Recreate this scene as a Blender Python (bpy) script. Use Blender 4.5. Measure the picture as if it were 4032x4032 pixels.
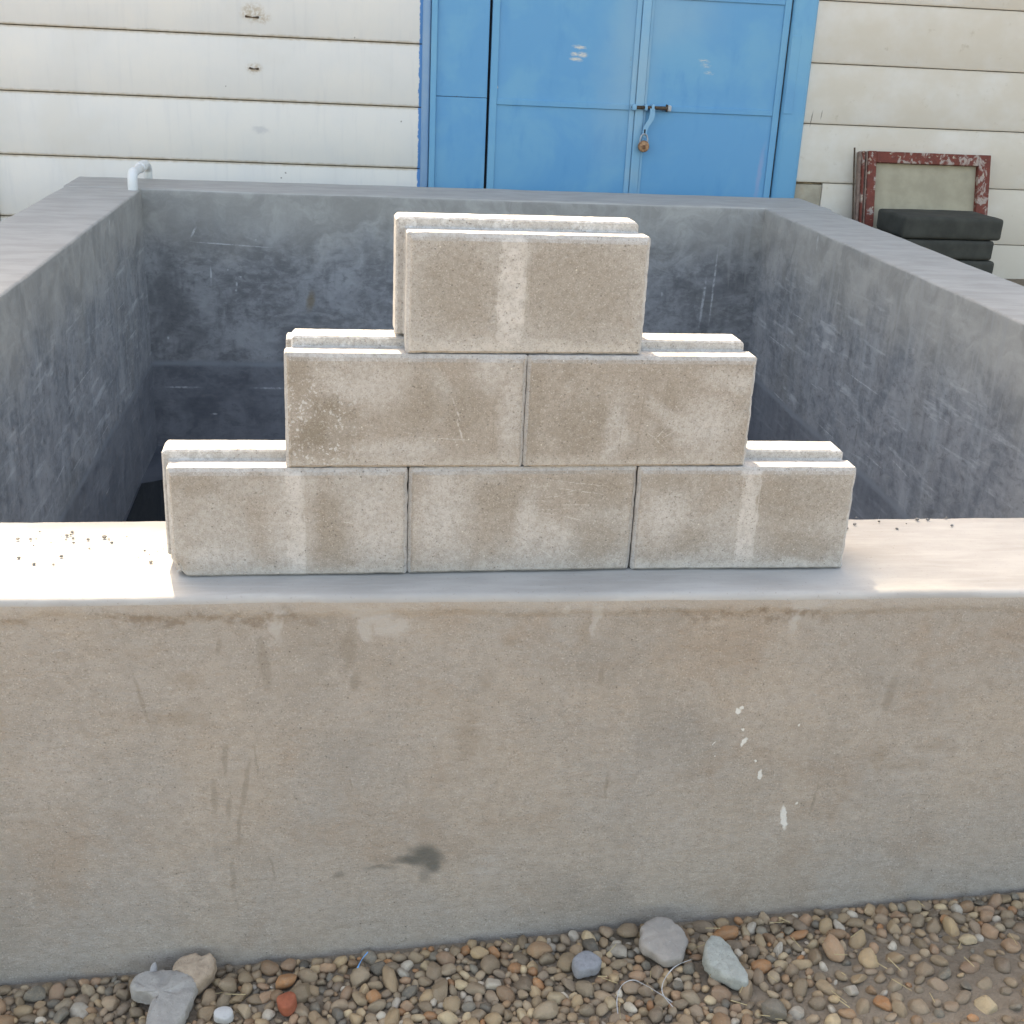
import bpy, bmesh, math, random
from mathutils import Vector, Matrix, Quaternion, noise

# ------------------------------------------------------------------ camera, sky, sun, exposure
scene = bpy.context.scene
for o in list(bpy.data.objects):
    bpy.data.objects.remove(o)
COL = scene.collection
R = math.radians

CAM_F, CAM_YAW, CAM_PITCH, CAM_ROLL = 4779.33, 0.15754, 0.36928, 0.04867   # focal length in 1/4032 of the frame
CAM_LOC = Vector((0.27871, -1.97858, 0.89290))
cam = bpy.data.cameras.new('camera')
cam.sensor_fit = 'HORIZONTAL'
cam.sensor_width = 36.0
cam.lens = CAM_F / 4032 * 36.0
cam.clip_start, cam.clip_end = 0.05, 1500
cam_o = bpy.data.objects.new('camera', cam)
COL.objects.link(cam_o)
_f = Vector((math.sin(CAM_YAW) * math.cos(CAM_PITCH), math.cos(CAM_YAW) * math.cos(CAM_PITCH), -math.sin(CAM_PITCH)))
_r = Vector((math.cos(CAM_YAW), -math.sin(CAM_YAW), 0))
_u = _r.cross(_f)
_c, _s = math.cos(CAM_ROLL), math.sin(CAM_ROLL)
CR, CU, CF = _c * _r + _s * _u, -_s * _r + _c * _u, _f
cam_o.matrix_world = Matrix(((CR.x, CU.x, -CF.x, CAM_LOC.x), (CR.y, CU.y, -CF.y, CAM_LOC.y),
                             (CR.z, CU.z, -CF.z, CAM_LOC.z), (0, 0, 0, 1)))
scene.camera = cam_o

SUN_EL, SUN_AZ = R(47), R(-11)
world = bpy.data.worlds.new('World')
scene.world = world
world.use_nodes = True
_wn = world.node_tree
_sky = _wn.nodes.new('ShaderNodeTexSky')
_sky.sky_type = 'NISHITA'
_sky.sun_disc = False
_sky.sun_elevation = SUN_EL
_sky.sun_rotation = SUN_AZ
_sky.air_density = 1.0
_sky.dust_density = 4.0
_sky.ozone_density = 1.0
_bg = _wn.nodes['Background']
_bg.inputs['Strength'].default_value = 0.15
_wn.links.new(_sky.outputs[0], _bg.inputs['Color'])

sun = bpy.data.lights.new('sun', 'SUN')
sun.energy = 2.0
sun.angle = R(0.9)
sun.color = (1.0, 0.965, 0.90)
sun_o = bpy.data.objects.new('sun', sun)
COL.objects.link(sun_o)
SUN_DIR = Vector((math.sin(SUN_AZ) * math.cos(SUN_EL), math.cos(SUN_AZ) * math.cos(SUN_EL), math.sin(SUN_EL)))
sun_o.rotation_euler = SUN_DIR.to_track_quat('Z', 'Y').to_euler()
sun_o.location = SUN_DIR * 20

vs = scene.view_settings
vs.view_transform = 'Standard'
vs.look = 'None'
vs.gamma = 1
vs.use_curve_mapping = False
vs.exposure = 2.38
vs.use_white_balance = True
vs.white_balance_temperature = 8800
vs.white_balance_tint = 10
scene.render.engine = 'CYCLES'
scene.cycles.max_bounces = 5
scene.cycles.diffuse_bounces = 4
scene.cycles.glossy_bounces = 2
scene.cycles.use_denoising = True
scene.cycles.sample_clamp_indirect = 8

# ------------------------------------------------------------------ helpers
def tag(o, label=None, cat=None, group=None, kind=None):
    if label: o['label'] = label
    if cat: o['category'] = cat
    if group: o['group'] = group
    if kind: o['kind'] = kind
    return o

def link(name, me, mat=None, parent=None, loc=(0, 0, 0)):
    o = bpy.data.objects.new(name, me)
    COL.objects.link(o)
    o.location = loc
    if mat is not None:
        for m in (mat if isinstance(mat, (list, tuple)) else [mat]):
            me.materials.append(m)
    if parent is not None:
        o.parent = parent
    return o

def empty(name, loc, rz=0):
    o = bpy.data.objects.new(name, None)
    COL.objects.link(o)
    o.location = loc
    o.rotation_euler = (0, 0, rz)
    o.empty_display_size = 0.1
    return o

def smooth(me, ang=38):
    me.polygons.foreach_set('use_smooth', [True] * len(me.polygons))
    me.set_sharp_from_angle(angle=R(ang))
    return me

def mesh_of(bm, name='mesh', sm=None):
    me = bpy.data.meshes.new(name)
    bm.to_mesh(me)
    bm.free()
    if sm: smooth(me, sm)
    return me

def add_box(bm, x0, x1, y0, y1, z0, z1, bev=0.0, seg=1):
    vs_ = [bm.verts.new(p) for p in ((x0, y0, z0), (x1, y0, z0), (x1, y1, z0), (x0, y1, z0),
                                     (x0, y0, z1), (x1, y0, z1), (x1, y1, z1), (x0, y1, z1))]
    fs = [bm.faces.new([vs_[i] for i in q]) for q in ((0, 3, 2, 1), (4, 5, 6, 7), (0, 1, 5, 4), (1, 2, 6, 5), (2, 3, 7, 6), (3, 0, 4, 7))]
    if bev:
        es = {e for f in fs for e in f.edges}
        bmesh.ops.bevel(bm, geom=list(es), offset=bev, segments=seg, affect='EDGES', profile=0.5)
    return vs_

def box_mesh(x0, x1, y0, y1, z0, z1, bev=0.0, seg=1):
    bm = bmesh.new()
    add_box(bm, x0, x1, y0, y1, z0, z1, bev, seg)
    return mesh_of(bm, 'box', 35 if bev else None)

def tube_mesh(pts, rad, n=16, cap=True):
    """tube along points; rad number or list"""
    pts = [Vector(p) for p in pts]
    rs = rad if isinstance(rad, (list, tuple)) else [rad] * len(pts)
    bm = bmesh.new()
    rings = []
    ref = Vector((0, 0, 1))
    prev = None
    for i, p in enumerate(pts):
        t = (pts[min(i + 1, len(pts) - 1)] - pts[max(i - 1, 0)]).normalized()
        if prev is None:
            a = t.cross(ref)
            if a.length < 1e-3: a = t.cross(Vector((1, 0, 0)))
            a.normalize()
        else:
            a = (prev - t * prev.dot(t)).normalized()
        prev = a
        b = t.cross(a)
        rings.append([bm.verts.new(p + (a * math.cos(2 * math.pi * k / n) + b * math.sin(2 * math.pi * k / n)) * rs[i]) for k in range(n)])
    for i in range(len(rings) - 1):
        for k in range(n):
            bm.faces.new((rings[i][k], rings[i][(k + 1) % n], rings[i + 1][(k + 1) % n], rings[i + 1][k]))
    if cap:
        bm.faces.new(rings[0][::-1]); bm.faces.new(rings[-1])
    bmesh.ops.recalc_face_normals(bm, faces=bm.faces)
    return mesh_of(bm, 'tube', 40)

def fbm(x, y, z, oct=3):
    return noise.fractal(Vector((x, y, z)), 1.0, 2.0, oct)

# ---- node helper
class Mat:
    def __init__(s, name, rough=0.9, spec=0.25):
        s.m = bpy.data.materials.new(name)
        s.m.use_nodes = True
        s.t = s.m.node_tree
        s.b = s.t.nodes['Principled BSDF']
        s.b.inputs['Roughness'].default_value = rough
        s.b.inputs['Specular IOR Level'].default_value = spec
        tc = s.t.nodes.new('ShaderNodeTexCoord')
        s.P = tc.outputs['Object']
        s._xyz = None
    def _in(s, sock, v):
        if isinstance(v, bpy.types.NodeSocket): s.t.links.new(v, sock)
        elif isinstance(v, (tuple, list)) and len(v) == 3 and sock.type == 'RGBA': sock.default_value = (*v, 1)
        else: sock.default_value = v
    def node(s, typ, ins=(), **props):
        n = s.t.nodes.new(typ)
        for k, v in props.items(): setattr(n, k, v)
        for k, v in dict(ins).items(): s._in(n.inputs[k], v)
        return n
    def xyz(s):
        if s._xyz is None:
            n = s.node('ShaderNodeSeparateXYZ', {0: s.P}); s._xyz = (n.outputs[0], n.outputs[1], n.outputs[2])
        return s._xyz
    def scaled(s, sc, loc=(0, 0, 0), rot=(0, 0, 0), vec=None):
        return s.node('ShaderNodeMapping', {0: vec or s.P, 'Scale': sc, 'Location': loc, 'Rotation': rot}).outputs[0]
    def noise(s, scale, detail=4, rough=0.55, dist=0.0, vec=None, col=False):
        n = s.node('ShaderNodeTexNoise', {'Vector': vec or s.P, 'Scale': scale, 'Detail': detail, 'Roughness': rough, 'Distortion': dist})
        return n.outputs['Color' if col else 'Fac']
    def voro(s, scale, vec=None, feature='F1', rand=1.0, out='Distance'):
        n = s.node('ShaderNodeTexVoronoi', {'Vector': vec or s.P, 'Scale': scale, 'Randomness': rand}, feature=feature)
        return n.outputs[out]
    def math(s, op, a, b=0.0, clamp=False):
        n = s.node('ShaderNodeMath', {0: a, 1: b}, operation=op, use_clamp=clamp)
        return n.outputs[0]
    def mul(s, a, b): return s.math('MULTIPLY', a, b)
    def add(s, a, b): return s.math('ADD', a, b)
    def sub(s, a, b): return s.math('SUBTRACT', a, b)
    def mx(s, *a):
        r = a[0]
        for q in a[1:]: r = s.math('MAXIMUM', r, q)
        return r
    def ramp(s, v, a, b, c=0.0, d=1.0, typ='SMOOTHSTEP'):
        return s.node('ShaderNodeMapRange', {'Value': v, 'From Min': a, 'From Max': b, 'To Min': c, 'To Max': d}, interpolation_type=typ).outputs['Result']
    def mix(s, f, a, b, blend='MIX'):
        n = s.node('ShaderNodeMix', data_type='RGBA', blend_type=blend)
        s._in(n.inputs[0], f); s._in(n.inputs[6], a); s._in(n.inputs[7], b)
        return n.outputs[2]
    def warp(s, scale, amt, detail=3, vec=None):
        c = s.noise(scale, detail, col=True, vec=vec)
        n = s.node('ShaderNodeVectorMath', {0: c, 1: (0.5, 0.5, 0.5)}, operation='SUBTRACT')
        n2 = s.node('ShaderNodeVectorMath', {0: n.outputs[0], 'Scale': amt}, operation='SCALE')
        return s.node('ShaderNodeVectorMath', {0: vec or s.P, 1: n2.outputs[0]}, operation='ADD').outputs[0]
    def blob(s, vec, x, z, rx, rz, ang=0.0, soft=0.25, axis='y', pos=0.0):
        """soft elliptical patch in the x/z plane (axis y) or y/z plane (axis x)"""
        if axis == 'y':
            n = s.node('ShaderNodeMapping', {0: vec, 'Location': (x, 0, z), 'Rotation': (0, ang, 0), 'Scale': (rx, 1e4, rz)}, vector_type='TEXTURE')
        elif axis == 'x':
            n = s.node('ShaderNodeMapping', {0: vec, 'Location': (0, x, z), 'Rotation': (ang, 0, 0), 'Scale': (1e4, rx, rz)}, vector_type='TEXTURE')
        else:
            n = s.node('ShaderNodeMapping', {0: vec, 'Location': (x, z, 0), 'Rotation': (0, 0, ang), 'Scale': (rx, rz, 1e4)}, vector_type='TEXTURE')
        l = s.node('ShaderNodeVectorMath', {0: n.outputs[0]}, operation='LENGTH').outputs['Value']
        return s.ramp(l, 1 - soft, 1 + soft, 1.0, 0.0)
    def band(s, v, a, b, soft):
        return s.mul(s.ramp(v, a - soft, a + soft), s.ramp(v, b - soft, b + soft, 1.0, 0.0))
    def color(s, c): s._in(s.b.inputs['Base Color'], c)
    def rough(s, c): s._in(s.b.inputs['Roughness'], c)
    def bump(s, h, strength=0.3, dist=0.002, prev=None):
        n = s.node('ShaderNodeBump', {'Height': h, 'Strength': strength, 'Distance': dist})
        if prev is not None: s.t.links.new(prev, n.inputs['Normal'])
        s.t.links.new(n.outputs[0], s.b.inputs['Normal'])
        return n.outputs[0]

def hexc(r, g, b):
    f = lambda c: ((c / 255 + 0.055) / 1.055) ** 2.4 if c > 10.3 else c / 255 / 12.92
    return (f(r), f(g), f(b))

# ------------------------------------------------------------------ materials of the setting
def mat_front_plaster(reg=None):
    """reg: x and z limits of the stretch of wall this copy is used on; only the marks found there are built in"""
    m = Mat('outer_plaster', 0.93, 0.15)
    x, y, z = m.xyz()
    def here(lst):
        if reg is None: return []
        out = []
        for t in lst:
            k = max(t[2], t[3]) * 1.5 + 0.04
            if reg[0] - k < t[0] < reg[1] + k and reg[2] - k < t[1] < reg[3] + k: out.append(t)
        return out
    def lay(c, lst, vec, soft, amt, col):
        q = here(lst)
        if not q: return c
        mk = m.mx(*[m.blob(vec(), t[0], t[1], t[2], t[3], t[4] if len(t) > 4 else 0.0, soft) for t in q])
        return m.mix(m.mul(mk, amt), c, col)
    memo = {}
    def wv(k, *a):
        def f():
            if k not in memo: memo[k] = m.warp(*a)
            return memo[k]
        return f
    n1 = m.noise(2.3, 4, 0.6, 0.3)
    n2 = m.noise(6.5, 4, 0.62, 0.35)
    n3 = m.noise(60, 3, 0.65)
    n4 = m.noise(340, 2, 0.7)
    c = m.mix(m.ramp(n1, 0.36, 0.64), (0.372, 0.324, 0.272), (0.332, 0.305, 0.272))
    c = m.mix(m.mul(m.ramp(n2, 0.5, 0.70), 0.6), c, (0.305, 0.244, 0.190))          # brownish bloom
    c = m.mix(m.mul(m.ramp(n2, 0.47, 0.30), 0.55), c, (0.385, 0.352, 0.315))        # pale bloom
    c = m.mix(m.mul(m.ramp(m.noise(3.1, 4, 0.62, vec=m.scaled((1, 1, 0.8), (9, 4, 2))), 0.52, 0.70), 0.6), c, (0.250, 0.228, 0.200))
    c = m.mix(m.ramp(n3, 0.3, 0.75, 0.0, 0.34), c, (0.215, 0.185, 0.155))
    c = m.mix(m.ramp(n4, 0.56, 0.74, 0.0, 0.65), c, (0.52, 0.48, 0.43))
    c = m.mix(m.ramp(n4, 0.42, 0.27, 0.0, 0.7), c, (0.15, 0.125, 0.105))
    pit = m.mul(m.ramp(m.voro(70), 0.13, 0.07), m.ramp(n3, 0.5, 0.6))
    c = m.mix(m.mul(pit, 0.7), c, (0.10, 0.085, 0.07))
    wd, ws, wp, wf = wv('d', 28, 0.035, 3), wv('s', 40, 0.012, 2), wv('p', 16, 0.035, 4), wv('f', 90, 0.012, 3)
    # pale cement runs from the rim
    c = lay(c, [(0.35, -0.040, 0.055, 0.018, 0.25), (0.376, -0.055, 0.026, 0.030, -0.5), (0.335, -0.068, 0.012, 0.022, 0.0), (0.183, -0.050, 0.012, 0.03, 0.0), (0.735, -0.035, 0.010, 0.014, 0), (0.736, -0.06, 0.005, 0.026, 0),
            (0.681, -0.032, 0.006, 0.011, 0), (1.105, -0.037, 0.010, 0.045, 0.08), (1.125, -0.020, 0.035, 0.014, 0.2),
            (-0.3, -0.04, 0.02, 0.06, 0.0), (1.62, -0.05, 0.012, 0.06, 0.0)], wd, 0.3, 0.8, (0.40, 0.378, 0.35))
    # brown dirt just under the rim coat
    if reg is None or reg[3] > -0.2:
        zn = m.add(z, m.mul(m.sub(m.noise(16, 4, 0.65), 0.5), 0.07))
        c = m.mix(m.mul(m.ramp(zn, -0.036, -0.020), 0.55), c, (0.385, 0.345, 0.300))
        dirt = m.mul(m.band(zn, -0.052, -0.036, 0.005), m.ramp(m.noise(5, 3, 0.6, vec=m.scaled((1, 1, 1), (5, 5, 5))), 0.44, 0.6))
        c = m.mix(m.mul(dirt, m.ramp(n3, 0.4, 0.6, 0.1, 0.6)), c, (0.20, 0.155, 0.115))
    # runs and scratches
    c = lay(c, [(0.315, -0.168, 0.008, 0.019, 0.1), (0.305, -0.105, 0.014, 0.03, 0.0), (0.084, -0.095, 0.004, 0.014, 0.05), (0.120, -0.375, 0.005, 0.056, 0.17),
          (0.140, -0.32, 0.002, 0.032, -0.08), (0.064, -0.40, 0.006, 0.036, 0.0), (0.089, -0.422, 0.005, 0.024, 0.1),
          (0.107, -0.46, 0.004, 0.038, 0.05), (0.162, -0.556, 0.002, 0.028, -0.16), (0.755, -0.164, 0.005, 0.018, 0.0),
          (1.193, -0.447, 0.003, 0.034, 0.13), (0.307, -0.376, 0.002, 0.014, -0.1), (0.087, -0.32, 0.005, 0.035, 0.05),
          (0.09, -0.57, 0.005, 0.04, 0.02), (1.31, -0.21, 0.009, 0.04, 0.15), (0.782, -0.40, 0.003, 0.03, 0.05), (-0.05, -0.2, 0.003, 0.05, -0.2), (0.16, -0.13, 0.010, 0.05, -0.1)], ws, 0.45, 0.40, (0.195, 0.165, 0.130))
    # rust coloured spots
    c = lay(c, [(0.585, -0.09, 0.010, 0.008), (0.545, -0.17, 0.010, 0.015), (0.72, -0.075, 0.014, 0.03, 0.1), (0.03, -0.16, 0.025, 0.016), (0.01, -0.235, 0.035, 0.014), (1.36, -0.37, 0.05, 0.012), (1.31, -0.35, 0.012, 0.035), (1.42, -0.33, 0.03, 0.016), (0.52, -0.28, 0.02, 0.06)], wd, 0.8, 0.26, (0.20, 0.145, 0.09))
    # dark damp patches
    c = lay(c, [(0.446, -0.545, 0.030, 0.022, 0.35), (0.425, -0.550, 0.030, 0.010, 0.1), (0.456, -0.565, 0.016, 0.018, -0.6)], wp, 0.6, 0.8, (0.090, 0.092, 0.083))
    c = lay(c, [(0.405, -0.556, 0.03, 0.006, 0.1), (0.285, -0.579, 0.014, 0.006, 0.0), (0.44, -0.586, 0.010, 0.014, -0.4), (0.36, -0.566, 0.03, 0.005, 0.1)], wp, 0.7, 0.45, (0.12, 0.115, 0.10))
    # white paint flecks
    c = lay(c, [(1.019, -0.243, 0.005, 0.006, 0), (1.025, -0.236, 0.003, 0.004, 0), (1.032, -0.283, 0.0025, 0.003, 0), (1.037, -0.310, 0.004, 0.010, 0.45), (1.065, -0.353, 0.002, 0.003, 0), (1.078, -0.383, 0.004, 0.011, -0.12),
          (1.138, -0.482, 0.006, 0.027, -0.2), (1.141, -0.275, 0.002, 0.004, 0), (0.98, -0.31, 0.001, 0.005, 0.5), (1.16, -0.45, 0.003, 0.003, 0), (0.985, -0.34, 0.0015, 0.0015, 0)], wf, 0.25, 0.95, (0.62, 0.61, 0.57))
    m.color(c)
    b1 = m.bump(m.add(m.mul(n4, 0.6), m.mul(n3, 1.0)), 0.6, 0.0032)
    m.bump(m.noise(16, 3, 0.6, 0.3, vec=m.scaled((1, 1, 2.2))), 0.28, 0.012, b1)
    return m.m

TX, TZ = [-9, -0.12, 0.20, 0.50, 0.86, 1.16, 1.5, 9], [-9, -0.25, 9]
def front_tiles():
    return [mat_front_plaster((TX[i], TX[i + 1], TZ[j], TZ[j + 1])) for j in range(len(TZ) - 1) for i in range(len(TX) - 1)]
def front_tile_index(x, z):
    i = max(k for k in range(len(TX) - 1) if TX[k] <= x); j = max(k for k in range(len(TZ) - 1) if TZ[k] <= z)
    return j * (len(TX) - 1) + i

def mat_rim():
    m = Mat('rim_cement', 0.8, 0.3)
    st = m.scaled((3, 30, 30))
    n1 = m.noise(4, 5, 0.6, vec=m.scaled((1, 2.5, 1)))
    n2 = m.noise(2.0, 5, 0.7, vec=st)
    n3 = m.noise(140, 3, 0.7)
    c = m.mix(m.ramp(n1, 0.35, 0.65), (0.385, 0.375, 0.355), (0.325, 0.315, 0.296))
    c = m.mix(m.ramp(n2, 0.45, 0.75, 0, 0.5), c, (0.43, 0.42, 0.40))
    c = m.mix(m.ramp(n3, 0.60, 0.78, 0, 0.6), c, (0.2, 0.18, 0.16))
    m.color(c)
    b = m.bump(m.add(m.mul(n2, 1.0), m.mul(n3, 0.4)), 0.3, 0.002)
    return m.m

def mat_inner(side=False):
    m = Mat('tank_plaster_side' if side else 'tank_plaster', 0.62, 0.35)
    x, y, z = m.xyz()
    w = m.warp(3.5, 0.35, 4)
    sw = m.noise(3.2, 6, 0.62, 1.2, vec=m.scaled((1, 1, 1.3), vec=w))
    st = m.noise(2.6, 5, 0.6, 0.3, vec=m.scaled((3.6, 3.6, 0.55)))
    big = m.noise(1.1, 4, 0.6, 0.5)
    fine = m.noise(70, 3, 0.6)
    mid = m.noise(8.5, 5, 0.68, 0.9, vec=m.scaled((0.75, 0.75, 1.5), rot=(0.25, 0.35, 0.3)))
    c = m.mix(m.ramp(sw, 0.32, 0.66), (0.130, 0.131, 0.136) if not side else (0.145, 0.154, 0.166), (0.250, 0.252, 0.258))
    c = m.mix(m.ramp(st, 0.50, 0.74, 0, 0.6 if side else 0.3), c, (0.31, 0.325, 0.335))
    c = m.mix(m.ramp(st, 0.45, 0.28, 0, 0.5), c, (0.102, 0.104, 0.111))
    c = m.mix(m.ramp(big, 0.52, 0.7, 0, 0.5), c, (0.185, 0.180, 0.168))
    c = m.mix(m.ramp(mid, 0.50, 0.70, 0, 0.55), c, (0.29, 0.292, 0.292))
    c = m.mix(m.ramp(mid, 0.46, 0.30, 0, 0.5), c, (0.100, 0.100, 0.104))
    f2 = m.noise(26, 4, 0.72, 0.4, vec=m.scaled((0.8, 0.8, 1.2)))
    c = m.mix(m.ramp(f2, 0.48, 0.68, 0, 0.4), c, (0.30, 0.305, 0.31))
    c = m.mix(m.ramp(f2, 0.46, 0.32, 0, 0.45), c, (0.088, 0.088, 0.092))
    if side:
        dg = m.noise(2.0, 4, 0.65, 0.2, vec=m.scaled((1, 1.1, 9), rot=(-0.55, 0, 0)))
        c = m.mix(m.mul(m.ramp(dg, 0.54, 0.70), m.ramp(sw, 0.35, 0.6, 0.2, 0.7)), c, (0.40, 0.412, 0.42))
    else:
        c = m.mix(m.ramp(m.noise(1.9, 4, 0.65, 0.6, vec=m.scaled((1, 1, 1.2), (5, 3, 8))), 0.50, 0.66, 0, 0.65), c, (0.082, 0.084, 0.091))
    # dry band at the top of the wall, with a ragged lower edge
    ze = m.add(z, m.mul(m.sub(m.noise(2.8, 5, 0.65, vec=m.scaled((1, 1, 0.6))), 0.5), 0.55))
    c = m.mix(m.ramp(ze, -0.46, -0.10, 0, 0.8), c, m.mix(m.ramp(sw, 0.35, 0.7), (0.255, 0.245, 0.228), (0.36, 0.348, 0.325)))
    # drips hanging from that band
    dr = m.mul(m.ramp(m.noise(2.5, 3, 0.5, vec=m.scaled((13, 13, 0.8))), 0.53, 0.66), m.ramp(z, -0.9, -0.12))
    if not side: dr = m.mul(dr, m.ramp(x, 1.6, 2.5, 0.12, 1.0))
    c = m.mix(m.mul(dr, m.ramp(m.noise(1.3, 2), 0.45, 0.6, 0, 0.6)), c, (0.29, 0.29, 0.285))
    # darker wet part below the old water line, and the pale scum line itself
    zw = m.add(z, m.mul(m.sub(m.noise(1.7, 4), 0.5), 0.03))
    c = m.mix(m.ramp(zw, -1.0, -1.06, 0, 0.5), c, (0.082, 0.090, 0.108))
    scum = m.mul(m.band(zw, -1.055, -1.025, 0.014), m.ramp(m.noise(2.2, 3, 0.6), 0.3, 0.6, 0.25, 0.85))
    c = m.mix(scum, c, (0.21, 0.225, 0.24))
    wd = m.warp(30, 0.006, 2)
    if side:
        sc = [(3.58, -0.613, 0.20, 0.0028, 0.0), (4.75, -1.02, 0.10, 0.003, 0.03), (4.9, -0.72, 0.16, 0.0025, 0.0), (4.2, -0.8, 0.06, 0.0025, 0.0), (3.3, -0.93, 0.10, 0.0025, 0.0), (3.95, -0.98, 0.12, 0.0025, 0.02),
              (4.6, -0.5, 0.10, 0.002, 0.0), (3.0, -0.86, 0.09, 0.003, 0.1), (3.1, -1.25, 0.10, 0.003, -0.15), (3.45, -1.32, 0.08, 0.003, 0.0), (3.15, -1.2, 0.004, 0.06, 0.2), (3.9, -1.28, 0.05, 0.003, 0.0), (2.9, -1.4, 0.1, 0.003, 0.1), (4.46, -0.06, 0.012, 0.035, 0)]
        mk = m.mx(*[m.blob(wd, a, b, p, q, t, 0.5, axis='x') for a, b, p, q, t in sc])
    else:
        sc = [(-0.63, -1.19, 0.085, 0.006, 0.0), (-0.05, -1.19, 0.14, 0.006, 0.0), (-0.45, -1.36, 0.02, 0.006, 0), (-0.30, -0.31, 0.20, 0.0035, 0.05), (-0.16, -0.28, 0.006, 0.008, 0), (-0.52, -0.24, 0.006, 0.03, 0.5),
              (-0.43, -0.50, 0.005, 0.05, 0), (-0.26, -0.50, 0.009, 0.005, 0), (-0.28, -0.545, 0.005, 0.012, 0), (-0.285, -0.58, 0.006, 0.008, 0), (-0.33, -0.46, 0.004, 0.004, 0), (2.35, -0.55, 0.005, 0.012, 0), (-0.70, -0.88, 0.006, 0.012, 0), (2.62, -0.6, 0.008, 0.14, 0.05), (2.68, -0.5, 0.006, 0.2, 0.02)]
        mk = m.mx(*[m.blob(wd, a, b, p, q, t, 0.5) for a, b, p, q, t in sc])
    c = m.mix(m.mul(mk, m.ramp(m.noise(40, 2), 0.35, 0.6, 0.1, 0.6)), c, (0.5, 0.51, 0.52))
    if not side:
        rust = m.blob(m.warp(14, 0.05), 0.16, -0.64, 0.022, 0.055, 0.15, 0.6)
        c = m.mix(m.mul(rust, 0.6), c, (0.16, 0.11, 0.05))
    c = m.mix(1.0, c, (1.16, 1.16, 1.16), 'MULTIPLY')
    m.color(c)
    m.rough(m.ramp(sw, 0.3, 0.7, 0.5, 0.72))
    b = m.bump(m.add(sw, m.mul(fine, 0.15)), 0.22, 0.01)
    return m.m

def mat_tank_floor():
    m = Mat('tank_floor', 0.5, 0.4)
    n = m.noise(2.2, 5, 0.6, 0.8)
    m.color(m.mix(m.ramp(n, 0.35, 0.7), (0.058, 0.066, 0.082), (0.098, 0.108, 0.125)))
    m.bump(n, 0.1, 0.01)
    return m.m

def mat_soil():
    m = Mat('soil', 0.96, 0.1)
    n1 = m.noise(3, 5, 0.6)
    n2 = m.noise(45, 5, 0.7)
    n3 = m.noise(260, 3, 0.7)
    c = m.mix(m.ramp(n1, 0.35, 0.65), (0.285, 0.235, 0.178), (0.24, 0.195, 0.148))
    c = m.mix(m.ramp(n2, 0.3, 0.75, 0, 0.6), c, (0.16, 0.125, 0.09))
    c = m.mix(m.ramp(n3, 0.62, 0.75, 0, 0.7), c, (0.36, 0.30, 0.23))
    m.color(c)
    b = m.bump(n2, 0.7, 0.012)
    m.bump(n3, 0.6, 0.004, b)
    return m.m

M_FRONT, M_RIM, M_IN, M_SIDE, M_FLOOR, M_SOIL = mat_front_plaster(), mat_rim(), mat_inner(), mat_inner(True), mat_tank_floor(), mat_soil()

# ------------------------------------------------------------------ ground
def ground_z(x, y):
    base = -0.750 + 0.0652 * 2.2 * math.tanh((x - 0.55) / 2.2)
    base += 0.012 * max(0.0, min(1.0, (x - 1.0) * 3.5)) * max(0.0, min(1.0, (-0.17 - y) * 7))
    d = min(1.0, max(0.0, (-0.15 - y) / 0.5))
    return base + 0.006 * fbm(x * 3, y * 3, 1.0) * d

def make_ground():
    xs = [-400, -120, -40, -15, -7, -4, -3] + [-2.4 + 0.08 * i for i in range(68)] + [3.6, 4.5, 6, 9, 16, 40, 120, 400]
    ys = [-400, -120, -40, -15, -7, -4, -2.5] + [-1.8 + 0.08 * i for i in range(25)] + [1.0, 3, 5, 6, 6.6, 7.5, 12, 20, 50, 150, 400]
    vs_ = [(x, y, ground_z(x, y)) for y in ys for x in xs]
    nx = len(xs)
    fs = [(j * nx + i, j * nx + i + 1, (j + 1) * nx + i + 1, (j + 1) * nx + i) for j in range(len(ys) - 1) for i in range(nx - 1)]
    # leave the pit of the tank open
    def inside(f):
        cx = sum(vs_[k][0] for k in f) / 4; cy = sum(vs_[k][1] for k in f) / 4
        return False
    me = bpy.data.meshes.new('ground')
    me.from_pydata(vs_, [], [f for f in fs])
    smooth(me, 60)
    return me
# cells under the tank are cut out so that its floor, lower than the yard, stays visible
def cut_pit(me):
    bm = bmesh.new(); bm.from_mesh(me)
    dead = [f for f in bm.faces if -1.1 < f.calc_center_median().x < 3.2 and 0.1 < f.calc_center_median().y < 5.9
            and all(-1.25 < v.co.x < 3.32 and -0.02 < v.co.y < 6.02 for v in f.verts)]
    bmesh.ops.delete(bm, geom=dead, context='FACES')
    bm.to_mesh(me); bm.free()
_g = make_ground()
cut_pit(_g)
GROUND = tag(link('ground', _g, M_SOIL), kind='structure')

# ------------------------------------------------------------------ concrete tank
TANK = tag(empty('concrete_tank', (1.0, 0.1, 0.0)), 'grey cement plastered open tank whose front wall carries the block pyramid', 'tank')
def in_tank(name, me, mats):
    return link(name, me, mats, TANK, -Vector(TANK.location))

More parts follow.
